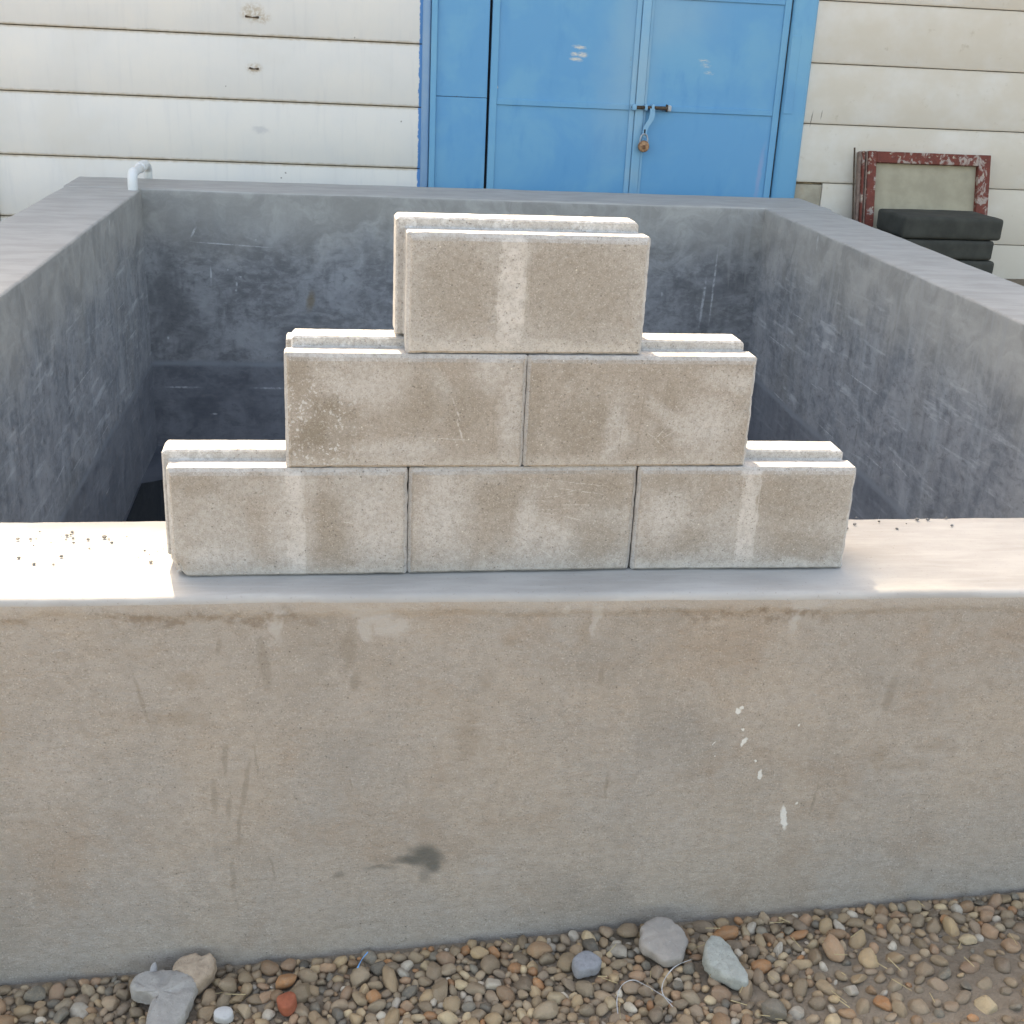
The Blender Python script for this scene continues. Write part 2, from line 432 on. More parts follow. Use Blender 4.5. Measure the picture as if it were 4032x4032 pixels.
def sweep_wall(p_out0, p_out1, p_in0, p_in1, step, front=False, zin=-1.62, zout=-1.1, seed=0.0, fine=False):
    """wall swept from end 0 to end 1; profile runs up the outer face, over the rim and down the inner face"""
    a0, a1, b0, b1 = Vector(p_out0), Vector(p_out1), Vector(p_in0), Vector(p_in1)
    n = max(2, int((a1 - a0).length / step))
    prof = []          # (side t 0..1 from outer to inner, inset, z, material)
    z = zout
    while z < -0.10: prof.append((0, 0.0, z, 0)); z += 0.04 if front else 0.2
    for z in (-0.10, -0.08, -0.066, -0.056, -0.048, -0.042, -0.036, -0.030, -0.025): prof.append((0, 0.0, z, 0))
    rr = 0.013 if front else 0.014
    for k in range(6):
        a = R(90) * k / 5
        prof.append((0, rr * (1 - math.cos(a)), -rr + rr * math.sin(a), 1))
    for k in range(1, 12): prof.append((k / 12, 0.0, 0.0, 1))
    ri = 0.012
    for k in range(5):
        a = R(90) * (1 - k / 4)
        prof.append((1, ri * (1 - math.cos(a)), -ri + ri * math.sin(a), 1 if k < 3 else 2))
    for z in (-0.03, -0.06, -0.1): prof.append((1, 0.0, z, 2))
    z = -0.16
    while z > zin: prof.append((1, 0.0, z, 2)); z -= 0.07 if front else 0.12
    prof.append((1, 0.0, zin, 2))
    vs_, fs, mi = [], [], []
    m = len(prof)
    for i in range(n + 1):
        t = i / n
        A, B = a0.lerp(a1, t), b0.lerp(b1, t)
        dirv = (B - A).normalized(); W = (B - A).length
        q = A
        for (sd, ins, z, _) in prof:
            if sd == 0: p = A + dirv * ins
            elif sd == 1: p = B - dirv * ins
            else: p = A + dirv * (0.02 + (W - 0.035) * sd)
            P = Vector((p.x, p.y, z))
            if sd == 0:
                k = fbm(P.x * 2.2 + seed, P.y * 2.2, z * 2.2, 3) * 0.003 + (fbm(P.x * 30, P.y * 30 + seed, z * 30, 2) * 0.0009 if front else 0)
                if front:
                    edge = -0.040 + 0.012 * fbm(P.x * 9, seed, 0, 4)
                    cap = min(1.0, max(0.0, (z - edge) / 0.006))
                    k -= 0.0035 * cap
                P += dirv * k
            elif sd == 1:
                P += dirv * (fbm(P.x * 1.8, P.y * 1.8 + seed, z * 1.8, 3) * 0.004)
            if z > -0.05 and 0 < sd < 1 or (sd in (0, 1) and z > -0.03):
                P.z += fbm(P.x * 2.5, P.y * 2.5, seed, 3) * 0.003 + fbm(P.x * 22, P.y * 22, seed, 2) * 0.0007
            vs_.append(P)
    for i in range(n):
        for j in range(m - 1):
            fs.append((i * m + j, (i + 1) * m + j, (i + 1) * m + j + 1, i * m + j + 1)); mi.append(prof[j][3] if prof[j][3] != 1 or prof[j + 1][3] != 2 else 1)
    fs.append(tuple(range(m))); mi.append(0)
    fs.append(tuple(n * m + k for k in range(m))[::-1]); mi.append(0)
    me = bpy.data.meshes.new('wall')
    me.from_pydata([tuple(v) for v in vs_], [], fs)
    if front:
        for q, f in enumerate(fs):
            if mi[q] == 0:
                cx = sum(vs_[k].x for k in f) / len(f); cz = sum(vs_[k].z for k in f) / len(f)
                mi[q] = 3 + front_tile_index(cx, cz)
    me.polygons.foreach_set('material_index', mi)
    bm = bmesh.new(); bm.from_mesh(me); bmesh.ops.recalc_face_normals(bm, faces=bm.faces); bm.to_mesh(me); bm.free()
    return smooth(me, 50)

def fy(x): return -0.076 - 0.0238 * x          # outer face of the front wall
def gy(x): return 0.275 - 0.0155 * x           # inner face of the front wall
XL, XR = -1.30, 3.17
in_tank('front_wall', sweep_wall((XL, fy(XL), 0), (XR, fy(XR), 0), (XL, gy(XL), 0), (XR, gy(XR), 0), 0.012, True, seed=3.1), [M_FRONT, M_RIM, M_IN] + front_tiles())
in_tank('back_wall', sweep_wall((3.392, 6.03, 0), (-1.24, 6.03, 0), (3.392, 5.44, 0), (-1.24, 5.51, 0), 0.06, seed=7.7), [M_FRONT, M_RIM, M_IN])
in_tank('side_wall', sweep_wall((3.168, gy(3.168) , 0), (3.386, 5.44, 0), (2.775, gy(2.775), 0), (2.958, 5.447, 0), 0.05, seed=5.2), [M_FRONT, M_RIM, M_SIDE])
in_tank('side_wall', sweep_wall((-1.24, 5.508, 0), (-1.29, gy(-1.29), 0), (-0.806, 5.503, 0), (-0.87, gy(-0.87), 0), 0.05, seed=9.4), [M_FRONT, M_RIM, M_SIDE])
_me = bpy.data.meshes.new('floor')
_me.from_pydata([(-0.95, 0.2, -1.575), (2.9, 0.15, -1.575), (3.05, 5.5, -1.575), (-0.9, 5.55, -1.575)], [], [(0, 1, 2, 3)])
in_tank('tank_floor', _me, [M_FLOOR])

# dark glossy sheet laid on the left of the tank floor
def mat_dark_gloss():
    m = Mat('dark_gloss', 0.06, 0.5)
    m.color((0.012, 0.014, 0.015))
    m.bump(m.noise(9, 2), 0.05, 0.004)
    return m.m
_me = bpy.data.meshes.new('dark_sheet')
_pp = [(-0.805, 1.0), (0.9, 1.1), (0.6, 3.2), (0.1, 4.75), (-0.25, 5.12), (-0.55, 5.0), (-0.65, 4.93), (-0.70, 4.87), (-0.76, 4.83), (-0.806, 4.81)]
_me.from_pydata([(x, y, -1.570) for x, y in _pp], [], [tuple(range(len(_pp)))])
tag(link('dark_floor_sheet', _me, mat_dark_gloss()), kind='structure')

# ------------------------------------------------------------------ warehouse behind the tank
BZ = -0.75
WH = tag(empty('warehouse', (2.0, 6.7, BZ), -0.0246), 'white precast panel warehouse with sky blue steel double door', 'building')
def lb(name, me, mat, parent=None, loc=(0, 0, 0)):
    return link(name, me, mat, parent or WH, loc)
def bb(s0, s1, d0, d1, z0, z1, bev=0.0, seg=1):
    """box in wall coordinates: s along the wall, d depth (minus is towards the yard), z height above the tank rim"""
    return box_mesh(s0 - 2, s1 - 2, d0, d1, z0 - BZ, z1 - BZ, bev, seg)

ROW0, PITCH = 0.043, 0.4035
def mat_panel():
    m = Mat('white_panel_paint', 0.75, 0.3)
    x, y, z = m.xyz()
    n1 = m.noise(1.6, 4, 0.6)
    n2 = m.noise(3, 4, 0.6, vec=m.scaled((7, 7, 0.7)))
    n3 = m.noise(120, 2)
    c = m.mix(m.ramp(n1, 0.35, 0.65), (0.735, 0.700, 0.645), (0.685, 0.668, 0.635))
    c = m.mix(m.ramp(n2, 0.5, 0.8, 0, 0.35), c, (0.57, 0.56, 0.55))
    c = m.mix(m.mul(m.ramp(n1, 0.55, 0.7), 0.35), c, (0.66, 0.615, 0.54))
    # grime following the joints between panels
    zz = m.math('FRACT', m.math('DIVIDE', m.sub(z, ROW0 - BZ - 40 * PITCH), PITCH))
    e = m.math('MINIMUM', zz, m.sub(1.0, zz))
    e = m.add(e, m.mul(m.sub(m.noise(22, 4), 0.5), 0.05))
    c = m.mix(m.ramp(e, 0.055, 0.0, 0, 0.9), c, (0.43, 0.355, 0.255))
    # warmer, dirtier paint right of the door
    rt = m.ramp(x, 1.55, 1.65)
    c = m.mix(m.mul(rt, m.ramp(m.noise(2.2, 4, 0.65, vec=m.scaled((1, 1, 1.3), (4, 2, 1))), 0.25, 0.65, 0.35, 0.95)), c, (0.60, 0.54, 0.45))
    c = m.mix(m.mul(rt, m.ramp(m.noise(9, 4, 0.7), 0.6, 0.75, 0, 0.45)), c, (0.36, 0.29, 0.2))
    # smudges
    w = m.warp(25, 0.05)
    hk = [(-2.213, 1.745, 0.065, 0.05), (-2.155, 1.715, 0.05, 0.03), (-2.21, 1.40, 0.045, 0.028)]
    mk = m.mul(m.mx(*[m.blob(w, a, b, p, q, 0, 0.6) for a, b, p, q in hk]), m.ramp(m.noise(45, 3), 0.35, 0.6))
    c = m.mix(m.mul(mk, 0.65), c, (0.42, 0.31, 0.19))
    gm = m.blob(w, -2.18, 1.01, 0.05, 0.02, 0, 0.6)
    c = m.mix(m.mul(gm, 0.4), c, (0.4, 0.4, 0.42))
    fl = [(-1.235, 1.10, 0.005, 0.005), (-1.03, 1.385, 0.004, 0.006), (-2.4, 1.28, 0.004, 0.004), (-1.55, 1.62, 0.004, 0.004), (-2.02, 0.735, 0.006, 0.006), (-2.05, 0.70, 0.005, 0.005), (1.66, 1.23, 0.004, 0.05), (1.73, 1.26, 0.003, 0.03)]
    mk = m.mx(*[m.blob(m.warp(60, 0.01), a, b, p, q, 0.1, 0.4) for a, b, p, q in fl])
    c = m.mix(m.mul(mk, 0.7), c, (0.12, 0.09, 0.07))
    # blue paint slopped over the panel edge beside the door
    xe = m.add(x, m.mul(m.sub(m.noise(2.0, 5, 0.7, vec=m.scaled((9, 9, 9))), 0.5), 0.04))
    bl = m.mul(m.ramp(xe, -1.122, -1.116), m.ramp(x, 0.0, 0.2, 1, 0))
    c = m.mix(bl, c, (0.065, 0.22, 0.47))
    m.color(c)
    b = m.bump(m.add(n3, m.mul(m.noise(14, 3), 2.0)), 0.12, 0.003)
    return m.m

def mat_raw_panel():
    m = Mat('bare_panel_concrete', 0.9, 0.15)
    n = m.noise(7, 5, 0.6)
    c = m.mix(m.ramp(n, 0.35, 0.65), (0.40, 0.36, 0.28), (0.31, 0.27, 0.21))
    c = m.mix(m.ramp(m.noise(4, 3), 0.55, 0.7, 0, 0.6), c, (0.36, 0.25, 0.17))
    m.color(c); m.bump(m.noise(60, 4), 0.3, 0.004)
    return m.m

def mat_blue(name, base, pale, dark, marks=False, rough=0.42):
    m = Mat(name, rough, 0.4)
    n1 = m.noise(1.7, 4, 0.6, 0.4)
    n2 = m.noise(3.2, 4, 0.6, vec=m.scaled((2.5, 2.5, 0.8)))
    c = m.mix(m.ramp(n1, 0.42, 0.68, 0, 0.75), base, pale)
    c = m.mix(m.ramp(n2, 0.52, 0.75, 0, 0.6), c, dark)
    c = m.mix(m.ramp(m.noise(160, 2), 0.66, 0.74, 0, 0.25), c, dark)
    if marks:
        w = m.warp(45, 0.016, 3)
        pl = [(-0.034, 1.630, 0.040, 0.010), (-0.064, 1.584, 0.022, 0.012), (-0.008, 1.582, 0.030, 0.016), (-0.050, 1.549, 0.038, 0.011), (-0.588, 1.349, 0.009, 0.012)]
        p2 = [(0.845, 1.578, 0.030, 0.010), (0.862, 1.546, 0.030, 0.012), (0.888, 1.503, 0.028, 0.010)]
        brk = m.noise(1.0, 3, 0.7, vec=m.scaled((30, 30, 150)))
        mk = m.mx(*[m.blob(w, a, b, p, q, 0.08, 0.6) for a, b, p, q in pl])
        c = m.mix(m.mul(mk, m.ramp(brk, 0.35, 0.6, 0.2, 1.0)), c, (0.66, 0.60, 0.50))
        mk = m.mx(*[m.blob(w, a, b, p, q, 0.1, 0.8) for a, b, p, q in p2])
        c = m.mix(m.mul(mk, m.ramp(brk, 0.42, 0.62, 0.0, 0.75)), c, (0.62, 0.58, 0.50))
        ru = m.mx(m.blob(w, 0.60, 1.245, 0.05, 0.006, 0, 0.8), m.blob(w, 0.375, 1.20, 0.02, 0.05, 0, 0.9), m.blob(w, 0.36, 0.72, 0.012, 0.02, 0, 0.8), m.blob(w, -0.85, 1.277, 0.10, 0.004, 0, 0.6), m.blob(w, 0.33, 1.55, 0.004, 0.04, 0, 0.6))
        c = m.mix(m.mul(ru, m.ramp(m.noise(60, 3), 0.45, 0.6, 0, 0.75)), c, (0.11, 0.08, 0.06))
        # faded greenish paint towards the meeting edge, and a purple-grey streak
        fd = m.mx(m.blob(m.warp(3, 0.3), 0.30, 1.55, 0.16, 0.55, 0.1, 0.8), m.blob(m.warp(3, 0.3), 0.55, 1.85, 0.3, 0.2, 0, 0.8))
        c = m.mix(m.mul(fd, 0.5), c, (0.24, 0.42, 0.53))
        sk = m.blob(m.warp(12, 0.05), 1.33, 0.84, 0.018, 0.16, 0.06, 0.7)
        c = m.mix(m.mul(sk, 0.5), c, (0.30, 0.33, 0.50))
    m.color(c)
    m.rough(m.ramp(n1, 0.3, 0.7, rough - 0.06, rough + 0.12))
    m.bump(m.add(m.noise(5, 2), m.mul(m.noise(150, 2), 0.05)), 0.16, 0.006)
    return m.m

M_PANEL, M_RAW = mat_panel(), mat_raw_panel()
M_BLUE = mat_blue('blue_door_paint', (0.085, 0.315, 0.545), (0.140, 0.380, 0.555), (0.062, 0.275, 0.515), True)
M_BLUEF = mat_blue('blue_frame_paint', (0.105, 0.345, 0.55), (0.155, 0.395, 0.555), (0.085, 0.30, 0.52))
M_JAMB = mat_blue('grey_blue_jamb_paint', (0.18, 0.33, 0.50), (0.24, 0.37, 0.50), (0.14, 0.29, 0.48))
M_PALEST = mat_blue('faded_blue_paint', (0.17, 0.40, 0.58), (0.27, 0.44, 0.54), (0.11, 0.33, 0.57))
def flat(name, c, rough=0.8, var=0.25, sc=20, spec=0.3, metal=0.0):
    m = Mat(name, rough, spec)
    n = m.noise(sc, 4, 0.6)
    m.color(m.mix(m.ramp(n, 0.3, 0.7), tuple(v * (1 - var) for v in c), tuple(v * (1 + var) for v in c)))
    m.b.inputs['Metallic'].default_value = metal
    m.bump(n, 0.2, 0.003)
    return m.m
M_GAP = flat('dark_gap', (0.02, 0.02, 0.022))
M_RUST = flat('rusty_iron', (0.075, 0.052, 0.036), 0.85, 0.5, 60)
M_ROOF = flat('roof_sheet', (0.30, 0.29, 0.28), 0.5, 0.15, 4)

TOPZ = 5.98  # out of view; height set by where the eave shadow should end
# backing wall, back and side walls, posts, roof
lb('core_wall', bb(-6.4, 9.6, 0.052, 0.16, -0.95, TOPZ - 0.02), flat('joint_mortar', (0.42, 0.335, 0.235), 0.9, 0.3, 20))
lb('door_backing', bb(1.34, 3.434, 0.0511, 0.0518, -0.95, 2.24), M_GAP)
lb('end_wall', bb(-6.4, -6.28, 0.16, 9.0, -0.95, TOPZ), M_PANEL)
lb('end_wall', bb(9.48, 9.6, 0.16, 9.0, -0.95, TOPZ), M_PANEL)
_bm = bmesh.new()
_n = 110
_rf = []
for i in range(_n + 1):
    s = -7.2 + 17.6 * i / _n
    w = 0.02 * math.sin(i * math.pi / 2)
    e = min(-0.15, -1.08 - 0.21 * (s + 1.17))          # unseen eave, skewed to lay its shadow edge across the wall top
    _rf.append((_bm.verts.new((s - 2, e, TOPZ + 0.02 + w - BZ)), _bm.verts.new((s - 2, 9.6, TOPZ + 1.6 + w - BZ)),
                _bm.verts.new((s - 2, e, TOPZ - 0.01 + w - BZ)), _bm.verts.new((s - 2, 9.6, TOPZ + 1.57 + w - BZ))))
for i in range(_n):
    a, b = _rf[i], _rf[i + 1]
    _bm.faces.new((a[0], b[0], b[1], a[1])); _bm.faces.new((a[2], a[3], b[3], b[2])); _bm.faces.new((a[0], a[2], b[2], b[0])); _bm.faces.new((a[1], b[1], b[3], a[3]))
lb('roof', mesh_of(_bm, 'roof'), M_ROOF)

def panel(s0, s1, z0, z1, mat=M_PANEL):
    return lb('wall_panel', bb(s0, s1, 0.0, 0.05, z0 + 0.0025, z1 - 0.0025, 0.005, 2), mat)
rows = []
z = ROW0
while z > -0.9: z -= PITCH
while z < TOPZ - 0.3:
    rows.append((z, z + PITCH)); z += PITCH
hook_panels = {}
for z0, z1 in rows:
    top = min(z1, TOPZ - 0.02)
    p = panel(-1.93, 0.905, z0, top)
    if 0.8 < z0 < 0.95 or 0.4 < z0 < 0.5: hook_panels[round(z0, 2)] = p
    panel(-4.15, -2.07, z0, top)
    panel(-6.3, -4.29, z0, top)
    if z1 < 0.1 and z1 > 0:
        _o = panel(3.585, 3.803, -0.9, z1 - 0.012, M_RAW); _o['label'] = 'bare brown concrete piece beside the door foot'
        panel(3.808, 5.95, z0, top)
    else:
        panel(3.585 if z1 > 0 else 3.81, 5.95, z0, top)
    panel(6.09, 9.5, z0, top)
    if z0 > 2.2: panel(0.912, 3.58, z0, top)
for s in (-2.0, -4.22, 6.02):
    lb('wall_post', bb(s - 0.068, s + 0.068, -0.03, 0.05, -0.9, TOPZ - 0.03, 0.012, 2), M_PANEL)

# rusty stubs of lifting loops
def loop_stub(sa, za, sb, zb, parent):
    bm = bmesh.new()
    me = tube_mesh([(sa - 2, 0.01, za - BZ), (sa - 2, -0.008, za - BZ), ((sa + sb) / 2 - 2, -0.006, (za + zb) / 2 - BZ - 0.003), (sb - 2, -0.008, zb - BZ), (sb - 2, 0.01, zb - BZ)], [0.008, 0.007, 0.0028, 0.0075, 0.008], 8)
    bm.free()
    return link('lifting_loop', me, M_RUST, parent)
_hp = [hook_panels[k] for k in sorted(hook_panels)]
loop_stub(-0.238, 0.651, -0.185, 0.649, _hp[0])
loop_stub(-0.255, 0.969, -0.175, 0.966, _hp[1])

# door: frame, fixed side sheet, two leaves
DT = 2.25
lb('door_jamb', bb(0.897, 0.957, -0.012, 0.049, -0.9, DT + 0.1, 0.022, 4), M_JAMB)
lb('door_frame', bb(0.958, 0.999, -0.020, 0.051, -0.9, DT + 0.05, 0.004, 1), M_BLUEF)
lb('door_head', bb(1.000, 3.43, -0.014, 0.050, DT, DT + 0.1, 0.004, 1), M_BLUEF)
lb('side_sheet', bb(1.000, 1.347, 0.004, 0.051, 0.527, DT - 0.002, 0.002, 1), M_BLUE)
lb('side_sheet', bb(1.000, 1.347, 0.0045, 0.051, -0.9, 0.524, 0.002, 1), M_BLUE)
jr = lb('door_jamb', bb(3.431, 3.606, -0.030, 0.049, -0.9, DT + 0.1, 0.035, 5), M_BLUEF)
link('jamb_plate', bb(3.438, 3.503, -0.034, -0.029, 0.507, 1.02, 0.002, 1), M_BLUEF, jr)

def leaf(s0, s1, st0, st1, meet0, meet1):
    me = bb(s0 + 0.002, s1 - 0.002, 0.012, 0.05, -0.78, DT - 0.006)
    lf = lb('door_leaf', me, M_BLUE)
    def sub(nm, a, b, d, z0, z1, mt=M_BLUE, bev=0.003):
        return link(nm, bb(a, b, d, 0.0125, z0, z1, bev, 1), mt, lf)
    sub('stile', st0, st1, 0.0, -0.78, DT - 0.006, M_BLUEF)
    a, b = (st1, meet0) if st1 < meet0 else (meet1, st0)
    sub('rail', a + 0.0008, b - 0.0008, 0.002, 0.486, 0.525)
    sub('rail', a + 0.0008, b - 0.0008, 0.002, 1.21, 1.25)
    sub('rail', a + 0.0008, b - 0.0008, 0.002, -0.77, -0.72)
    sub('rail', a + 0.0008, b - 0.0008, 0.002, DT - 0.06, DT - 0.008)
    sub('stile', meet0, meet1, 0.0, -0.78, DT - 0.006, M_PALEST)
    return lf
LL = leaf(1.364, 2.400, 1.366, 1.416, 2.344, 2.381)
RL = leaf(2.402, 3.421, 3.374, 3.4205, 2.443, 2.462)
link('cover_strip', bb(2.383, 2.441, -0.014, 0.012, -0.78, DT - 0.006, 0.004, 2), M_PALEST, LL)

# bolt on the right leaf
def sx(s, d, z): return (s - 2, d, z - BZ)
link('bolt', tube_mesh([sx(2.352, -0.03, 0.508), sx(2.36, -0.03, 0.508), sx(2.603, -0.03, 0.511), sx(2.61, -0.03, 0.511)], [0.008, 0.0115, 0.0115, 0.010], 12), M_RUST, RL)
M_PALE_METAL = flat('worn_metal', (0.45, 0.46, 0.46), 0.5, 0.2, 50)
link('bolt_guide', bb(2.353, 2.386, -0.046, 0.0, 0.488, 0.528, 0.008, 2), M_PALEST, LL)
link('bolt_guide', bb(2.443, 2.464, -0.046, 0.0, 0.488, 0.530, 0.008, 2), M_PALEST, RL)
link('bolt_guide', bb(2.490, 2.512, -0.046, 0.002, 0.486, 0.534, 0.008, 2), M_PALEST, RL)
link('bolt_end', bb(2.606, 2.632, -0.046, 0.002, 0.490, 0.531, 0.009, 2), M_PALE_METAL, RL)
link('bolt_end', bb(2.600, 2.6055, -0.040, 0.002, 0.486, 0.535, 0.002, 1), M_RUST, RL)
def strap_mesh():
    pts = [(2.497, 0.505, 0.034), (2.500, 0.470, 0.036), (2.494, 0.435, 0.037), (2.476, 0.405, 0.036), (2.462, 0.382, 0.033), (2.456, 0.355, 0.030), (2.455, 0.330, 0.028), (2.455, 0.312, 0.020)]
    bm = bmesh.new(); rw = []
    for s, z, w in pts:
        rw.append([bm.verts.new(sx(s + k * w / 2, d, z)) for k, d in ((-1, -0.044), (1, -0.044), (1, -0.038), (-1, -0.038))])
    for a, b in zip(rw, rw[1:]):
        for k in range(4): bm.faces.new((a[k], a[(k + 1) % 4], b[(k + 1) % 4], b[k]))
    bm.faces.new(rw[0]); bm.faces.new(rw[-1][::-1])
    bmesh.ops.recalc_face_normals(bm, faces=bm.faces)
    return mesh_of(bm, 'strap', 50)
link('hasp', strap_mesh(), M_PALEST, RL)
link('hasp_slot', bb(2.449, 2.460, -0.0455, -0.0445, 0.330, 0.366, 0.0), M_GAP, RL)

# padlock hanging from the hasp
def mat_brass():
    m = Mat('rusted_brass', 0.55, 0.5)
    n = m.noise(45, 4, 0.7)
    c = m.mix(m.ramp(n, 0.4, 0.65), (0.42, 0.24, 0.13), (0.20, 0.095, 0.05))
    m.color(c); m.b.inputs['Metallic'].default_value = 0.35
    m.bump(n, 0.3, 0.003)
    return m.m
PL = tag(empty('padlock', (2.0 + math.cos(0.0246) * 0.4515, 6.7 - 0.0246 * 0.4515 - 0.05, 0.212), -0.0246), 'round rusty brass padlock hanging on the blue door bolt', 'padlock')
_bm = bmesh.new()
for r0, y0, in ((0.0385, -0.016), ):
    n = 36
    prof = [(0.0, -0.0175), (0.020, -0.0175), (0.022, -0.0165), (0.034, -0.0165), (0.0385, -0.012), (0.040, 0.0), (0.0385, 0.012), (0.034, 0.016), (0.0, 0.016)]
    rings = []
    for (r, y) in prof:
        if r == 0: rings.append([_bm.verts.new((0, y, 0.041))])
        else: rings.append([_bm.verts.new((r * math.cos(2 * math.pi * k / n), y, 0.041 + r * math.sin(2 * math.pi * k / n))) for k in range(n)])
    for a, b in zip(rings, rings[1:]):
        for k in range(n):
            q = [a[k % len(a)], a[(k + 1) % len(a)], b[(k + 1) % len(b)], b[k % len(b)]]
            u_ = []
            [u_.append(v) for v in q if v not in u_]
            _bm.faces.new(u_)
bmesh.ops.recalc_face_normals(_bm, faces=_bm.faces)
link('lock_body', mesh_of(_bm, 'lock', 35), mat_brass(), PL)
link('shackle', tube_mesh([(-0.027, 0, 0.062), (-0.027, 0, 0.085), (-0.022, 0, 0.108), (-0.010, 0, 0.122), (0.004, 0, 0.124), (0.018, 0, 0.114), (0.026, 0, 0.09), (0.027, 0, 0.062)], 0.0055, 10), flat('shackle_steel', (0.34, 0.37, 0.40), 0.4, 0.3, 60), PL)
link('keyway_cover', box_mesh(-0.010, 0.010, -0.0195, -0.0172, 0.024, 0.050, 0.003, 2), flat('dark_brass', (0.16, 0.075, 0.04), 0.6, 0.3, 60), PL)

# ------------------------------------------------------------------ pipe over the back wall of the tank
M_PVC = flat('pvc', (0.66, 0.67, 0.66), 0.4, 0.06, 9)
PP = tag(empty('pvc_pipe', (-0.84, 5.72, 0.0)), 'white plastic pipe elbow hooked over the tank rim in the corner', 'pipe')
_path = [(0, -0.29, 0.004), (0, -0.29, 0.045)]
for k in range(9):
    a = R(90) * k / 8
    _path.append((0, -0.29 + 0.045 * (1 - math.cos(a)), 0.045 + 0.045 * math.sin(a)))
_path += [(0, -0.10, 0.09), (0, 0.20, 0.093)]
for k in range(1, 9):
    a = R(90) * k / 8
    _path.append((0, 0.20 + 0.16 * math.sin(a) , 0.093 - 0.06 * (1 - math.cos(a))))
_path += [(0, 0.36, -0.2), (0, 0.36, -0.7)]
link('pipe_run', tube_mesh(_path, 0.0255, 24, False), M_PVC, PP)
link('elbow_socket', tube_mesh([(0, -0.291, 0.0), (0, -0.291, 0.042)] + [(0, -0.29 + 0.046 * (1 - math.cos(R(90) * k / 8)), 0.045 + 0.046 * math.sin(R(90) * k / 8)) for k in range(9)] + [(0, -0.20, 0.0911)], 0.0285, 24, False), M_PVC, PP)
link('coupling', tube_mesh([(0, 0.02, 0.0905), (0, 0.025, 0.0905), (0, 0.15, 0.092), (0, 0.155, 0.092)], [0.026, 0.0315, 0.0315, 0.026], 24, False), M_PVC, PP)
link('pipe_bore', tube_mesh([(0, -0.29, 0.006), (0, -0.29, 0.03)], 0.0235, 20, True), M_GAP, PP)

# ------------------------------------------------------------------ red frame, rod, slabs beside the door
def mat_red():
    m = Mat('peeling_red_paint', 0.7, 0.3)
    n = m.noise(13, 5, 0.65, 0.6)
    n2 = m.noise(40, 4, 0.7)
    c = m.mix(m.ramp(n2, 0.3, 0.7), (0.19, 0.045, 0.03), (0.13, 0.035, 0.026))
    c = m.mix(m.ramp(n, 0.52, 0.60), c, (0.36, 0.29, 0.25))
    c = m.mix(m.ramp(m.noise(25, 4), 0.62, 0.7), c, (0.42, 0.36, 0.27))
    m.color(c); m.bump(n, 0.3, 0.004)
    return m.m
M_RED = mat_red()
M_MAUVE = flat('weathered_frame_edge', (0.24, 0.17, 0.14), 0.8, 0.3, 25)
FR = empty('window_frame', (0, 0, 0))
FR.parent = None
FR.location = (2 + 2.02, 6.7 - 0.0246 * 2.02 - 0.285, -0.70)
FR.rotation_euler = (R(-14), 0, -0.0246)
tag(FR, 'old red window frame with peeling paint leaning on the wall', 'window frame')
FW, FH = 0.98, 1.005
def fp(nm, x0, x1, y0, y1, z0, z1, mt, bev=0.003): return link(nm, box_mesh(x0, x1, y0, y1, z0, z1, bev, 1), mt, FR)
for (x0, x1, y0, mt) in ((0.0, 0.020, -0.005, M_MAUVE), (0.0205, 0.034, -0.03, M_RED), (0.0345, 0.046, -0.012, M_MAUVE), (0.0465, 0.056, -0.03, M_MAUVE), (0.0565, 0.118, -0.042, M_RED)):
    fp('jamb', x0, x1, y0, 0.04, 0, FH, mt)
fp('jamb', FW - 0.09, FW, -0.042, 0.04, 0, FH, M_RED)
fp('head', 0.1185, FW - 0.0905, -0.041, 0.04, FH - 0.078, FH - 0.001, M_RED)
fp('sill', 0.1185, FW - 0.0905, -0.041, 0.04, 0.001, 0.08, M_RED)
fp('frame_infill', 0.117, FW - 0.089, 0.0, 0.012, 0.078, FH - 0.077, flat('beige_infill', (0.36, 0.32, 0.235), 0.85, 0.12, 6), 0.0)  # darker beige sheet filling the frame opening

tag(link('iron_rod', tube_mesh([(3.985, 6.60, 0.30), (4.005, 6.47, -0.3), (4.012, 6.43, -0.66)], 0.0065, 8), M_RUST), 'thin dark iron rod leaning on the wall left of the red frame', 'rod')

M_DARK = flat('dark_slab', (0.052, 0.052, 0.044), 0.92, 0.18, 9)
def slab(x0, x1, y0, y1, z0, z1, mat, seed, amp=0.006):
    bm = bmesh.new()
    add_box(bm, x0, x1, y0, y1, z0, z1, 0.022, 3)
    bmesh.ops.subdivide_edges(bm, edges=[e for e in bm.edges if e.calc_length() > 0.08], cuts=5, use_grid_fill=True)
    for v in bm.verts:
        v.co += Vector((fbm(v.co.x * 9 + seed, v.co.y * 9, v.co.z * 9), fbm(v.co.x * 9, v.co.y * 9 + seed, v.co.z * 9), fbm(v.co.x * 9, v.co.y * 9, v.co.z * 9 + seed))) * amp
    return mesh_of(bm, 'slab', 45)
_zz = ground_z(4.4, 6.2) - 0.01
_tops = [0.135, 0.265, 0.40, 0.55]
_lb = ['dark grey slab at the bottom of the pile by the red frame', 'dark grey slab second from the ground in the pile by the red frame', 'dark grey slab second from the top of the pile by the red frame', 'dark grey slab topmost on the pile by the red frame']
_b0 = 0.0
for k, t in enumerate(_tops):
    _dx = [0.0, 0.02, -0.01, 0.03][k]
    tag(link('dark_slab', slab(4.06 + _dx, 4.78 + _dx, 5.86, 6.30, _zz + _b0, _zz + t - 0.004, None, k * 3.3, 0.003), M_DARK), _lb[k], 'slab', 'slabs piled by the red frame')
    _b0 = t
